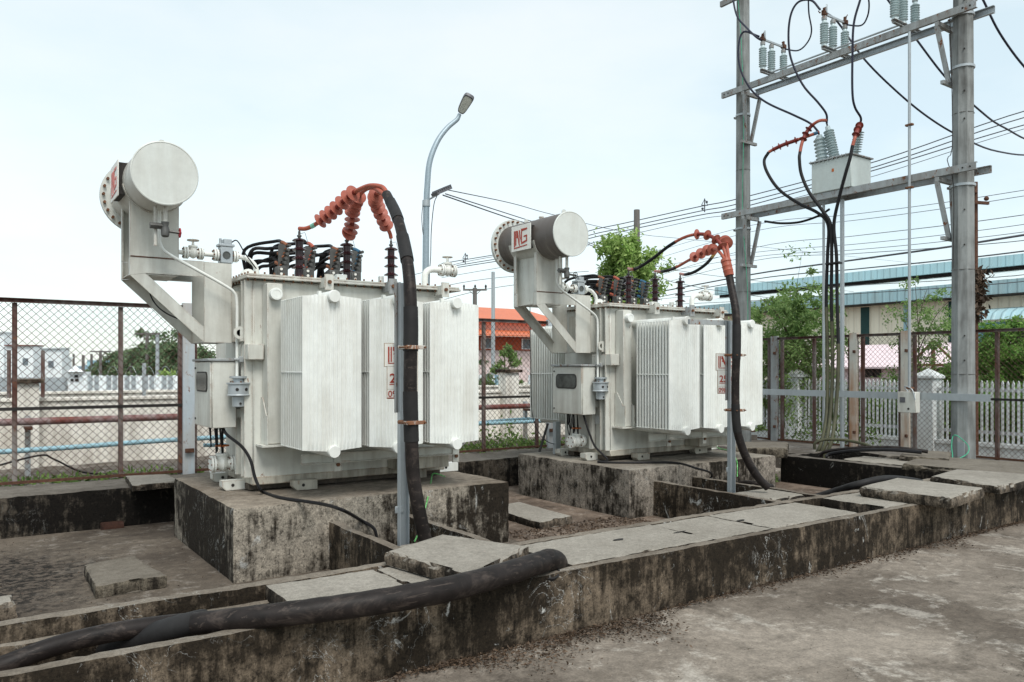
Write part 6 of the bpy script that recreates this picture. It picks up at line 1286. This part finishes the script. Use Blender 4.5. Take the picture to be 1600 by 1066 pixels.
g = np.random.default_rng(4)
def scatter(name, n, fx_, mat, size, seed, label=None, **k):
    P = np.array([fx_(g) for _ in range(n)]); o = leaves(name, mat, P, size, None, seed=seed, **k); o['kind'] = 'stuff'
    if label: o['label'] = label; o['category'] = name.replace('_', ' ')
    return o
scatter('hedge_growth', 60000, lambda g: (Xw + .30 + abs(g.normal()) * .5, g.uniform(yw0, yw1), g.uniform(.05, 1.0) * (1.12 + .2 * math.sin(g.uniform(0, 6)))), 'leafD', .085, 5, 'green undergrowth filling the gaps behind the white picket fence')
def weeds(g):
    k = g.integers(0, 3)
    if k == 0: u = g.uniform(700, 860); return (*AT(u, 690, y=10.25 + abs(g.normal()) * .35)[:2], .33 + abs(g.normal()) * .11 * (1 + math.sin(u * .05)))
    if k == 1: return (g.uniform(-1, 2.4), 10.1 + abs(g.normal()) * .2, .33 + abs(g.normal()) * .03)
    return (g.uniform(4.5, 9.5), 10.1 + abs(g.normal()) * .25, .33 + abs(g.normal()) * .07)
scatter('weeds', 2600, weeds, 'veg', .075, 6, 'tufts of green weeds along the foot of the back fence', droop=-.6)
def gcover(g): return (g.uniform(8.55, 9.58), 7.05 + abs(g.normal()) * .7, .02 + abs(g.normal()) * .05)
scatter('ground_cover', 5200, gcover, 'veg', .05, 7, 'low green plants on the gravel behind the farther plinth', flat=.5)
scatter('creepers', 900, lambda g: (12.75 + g.uniform(0, .5), g.uniform(7.6, 9.4), .25 + abs(g.normal()) * .4), 'veg', .07, 8, 'thin creepers on the fence by the galvanised rail')
def vine(g): a = g.uniform(0, 1); q = AT(1524 + abs(g.normal()) * 9 * (1 - a * .3), 420 + a * 75, d=13.4 + g.normal() * .06); return tuple(q)
scatter('dead_vine', 420, vine, 'litter', .11, 9, 'brown dead vine clinging to the dark pole', droop=.6)
def litter(g):
    x = g.uniform(1.2, 9.5) if g.uniform() < .6 else g.uniform(2.0, 3.7); k = noise.noise(Vector((x * 1.3, 3, 0))); w = .03 + .30 * max(0, k + .05) + (.05 if 2.2 < x < 3.6 else 0)
    return (x, 3.735 - abs(g.normal()) * w, .008 + g.uniform(0, .012))
scatter('leaf_litter', 5600, litter, 'litter', .022, 10, 'dry leaf litter along the foot of the kerb wall', flat=.85)
scatter('leaf_litter', 2600, lambda g: (g.uniform(4.3, 5.95) , 4.9 + g.uniform(0, 1) ** .7 * 1.5, .012), 'litter', .03, 11, 'dry leaf litter on the gravel around the farther plinth', flat=.9)
scatter('grit', 2600, lambda g: (g.uniform(.5, 12), g.uniform(.6, 3.7), .004), 'litter', .009, 12, 'scattered dark grit on the yard', flat=.9)
scatter('pit_debris', 500, lambda g: (g.uniform(-.6, 1.6), g.uniform(4.8, 8.8), .006), 'litter', .014, 13, 'specks of debris on the pit floor', flat=.9)
q = AT(1186, 913, z=0); m = MB(); m.add([(q.x, q.y, .004), (q.x + .035, q.y + .01, .018), (q.x + .05, q.y - .02, .006), (q.x + .01, q.y - .03, .02)], [(0, 1, 2), (0, 2, 3), (0, 3, 1), (1, 3, 2)]); tag(m.build('scrap', 'bluetape'), 'tiny crumpled scrap of blue plastic on the yard by the kerb wall', 'scrap')
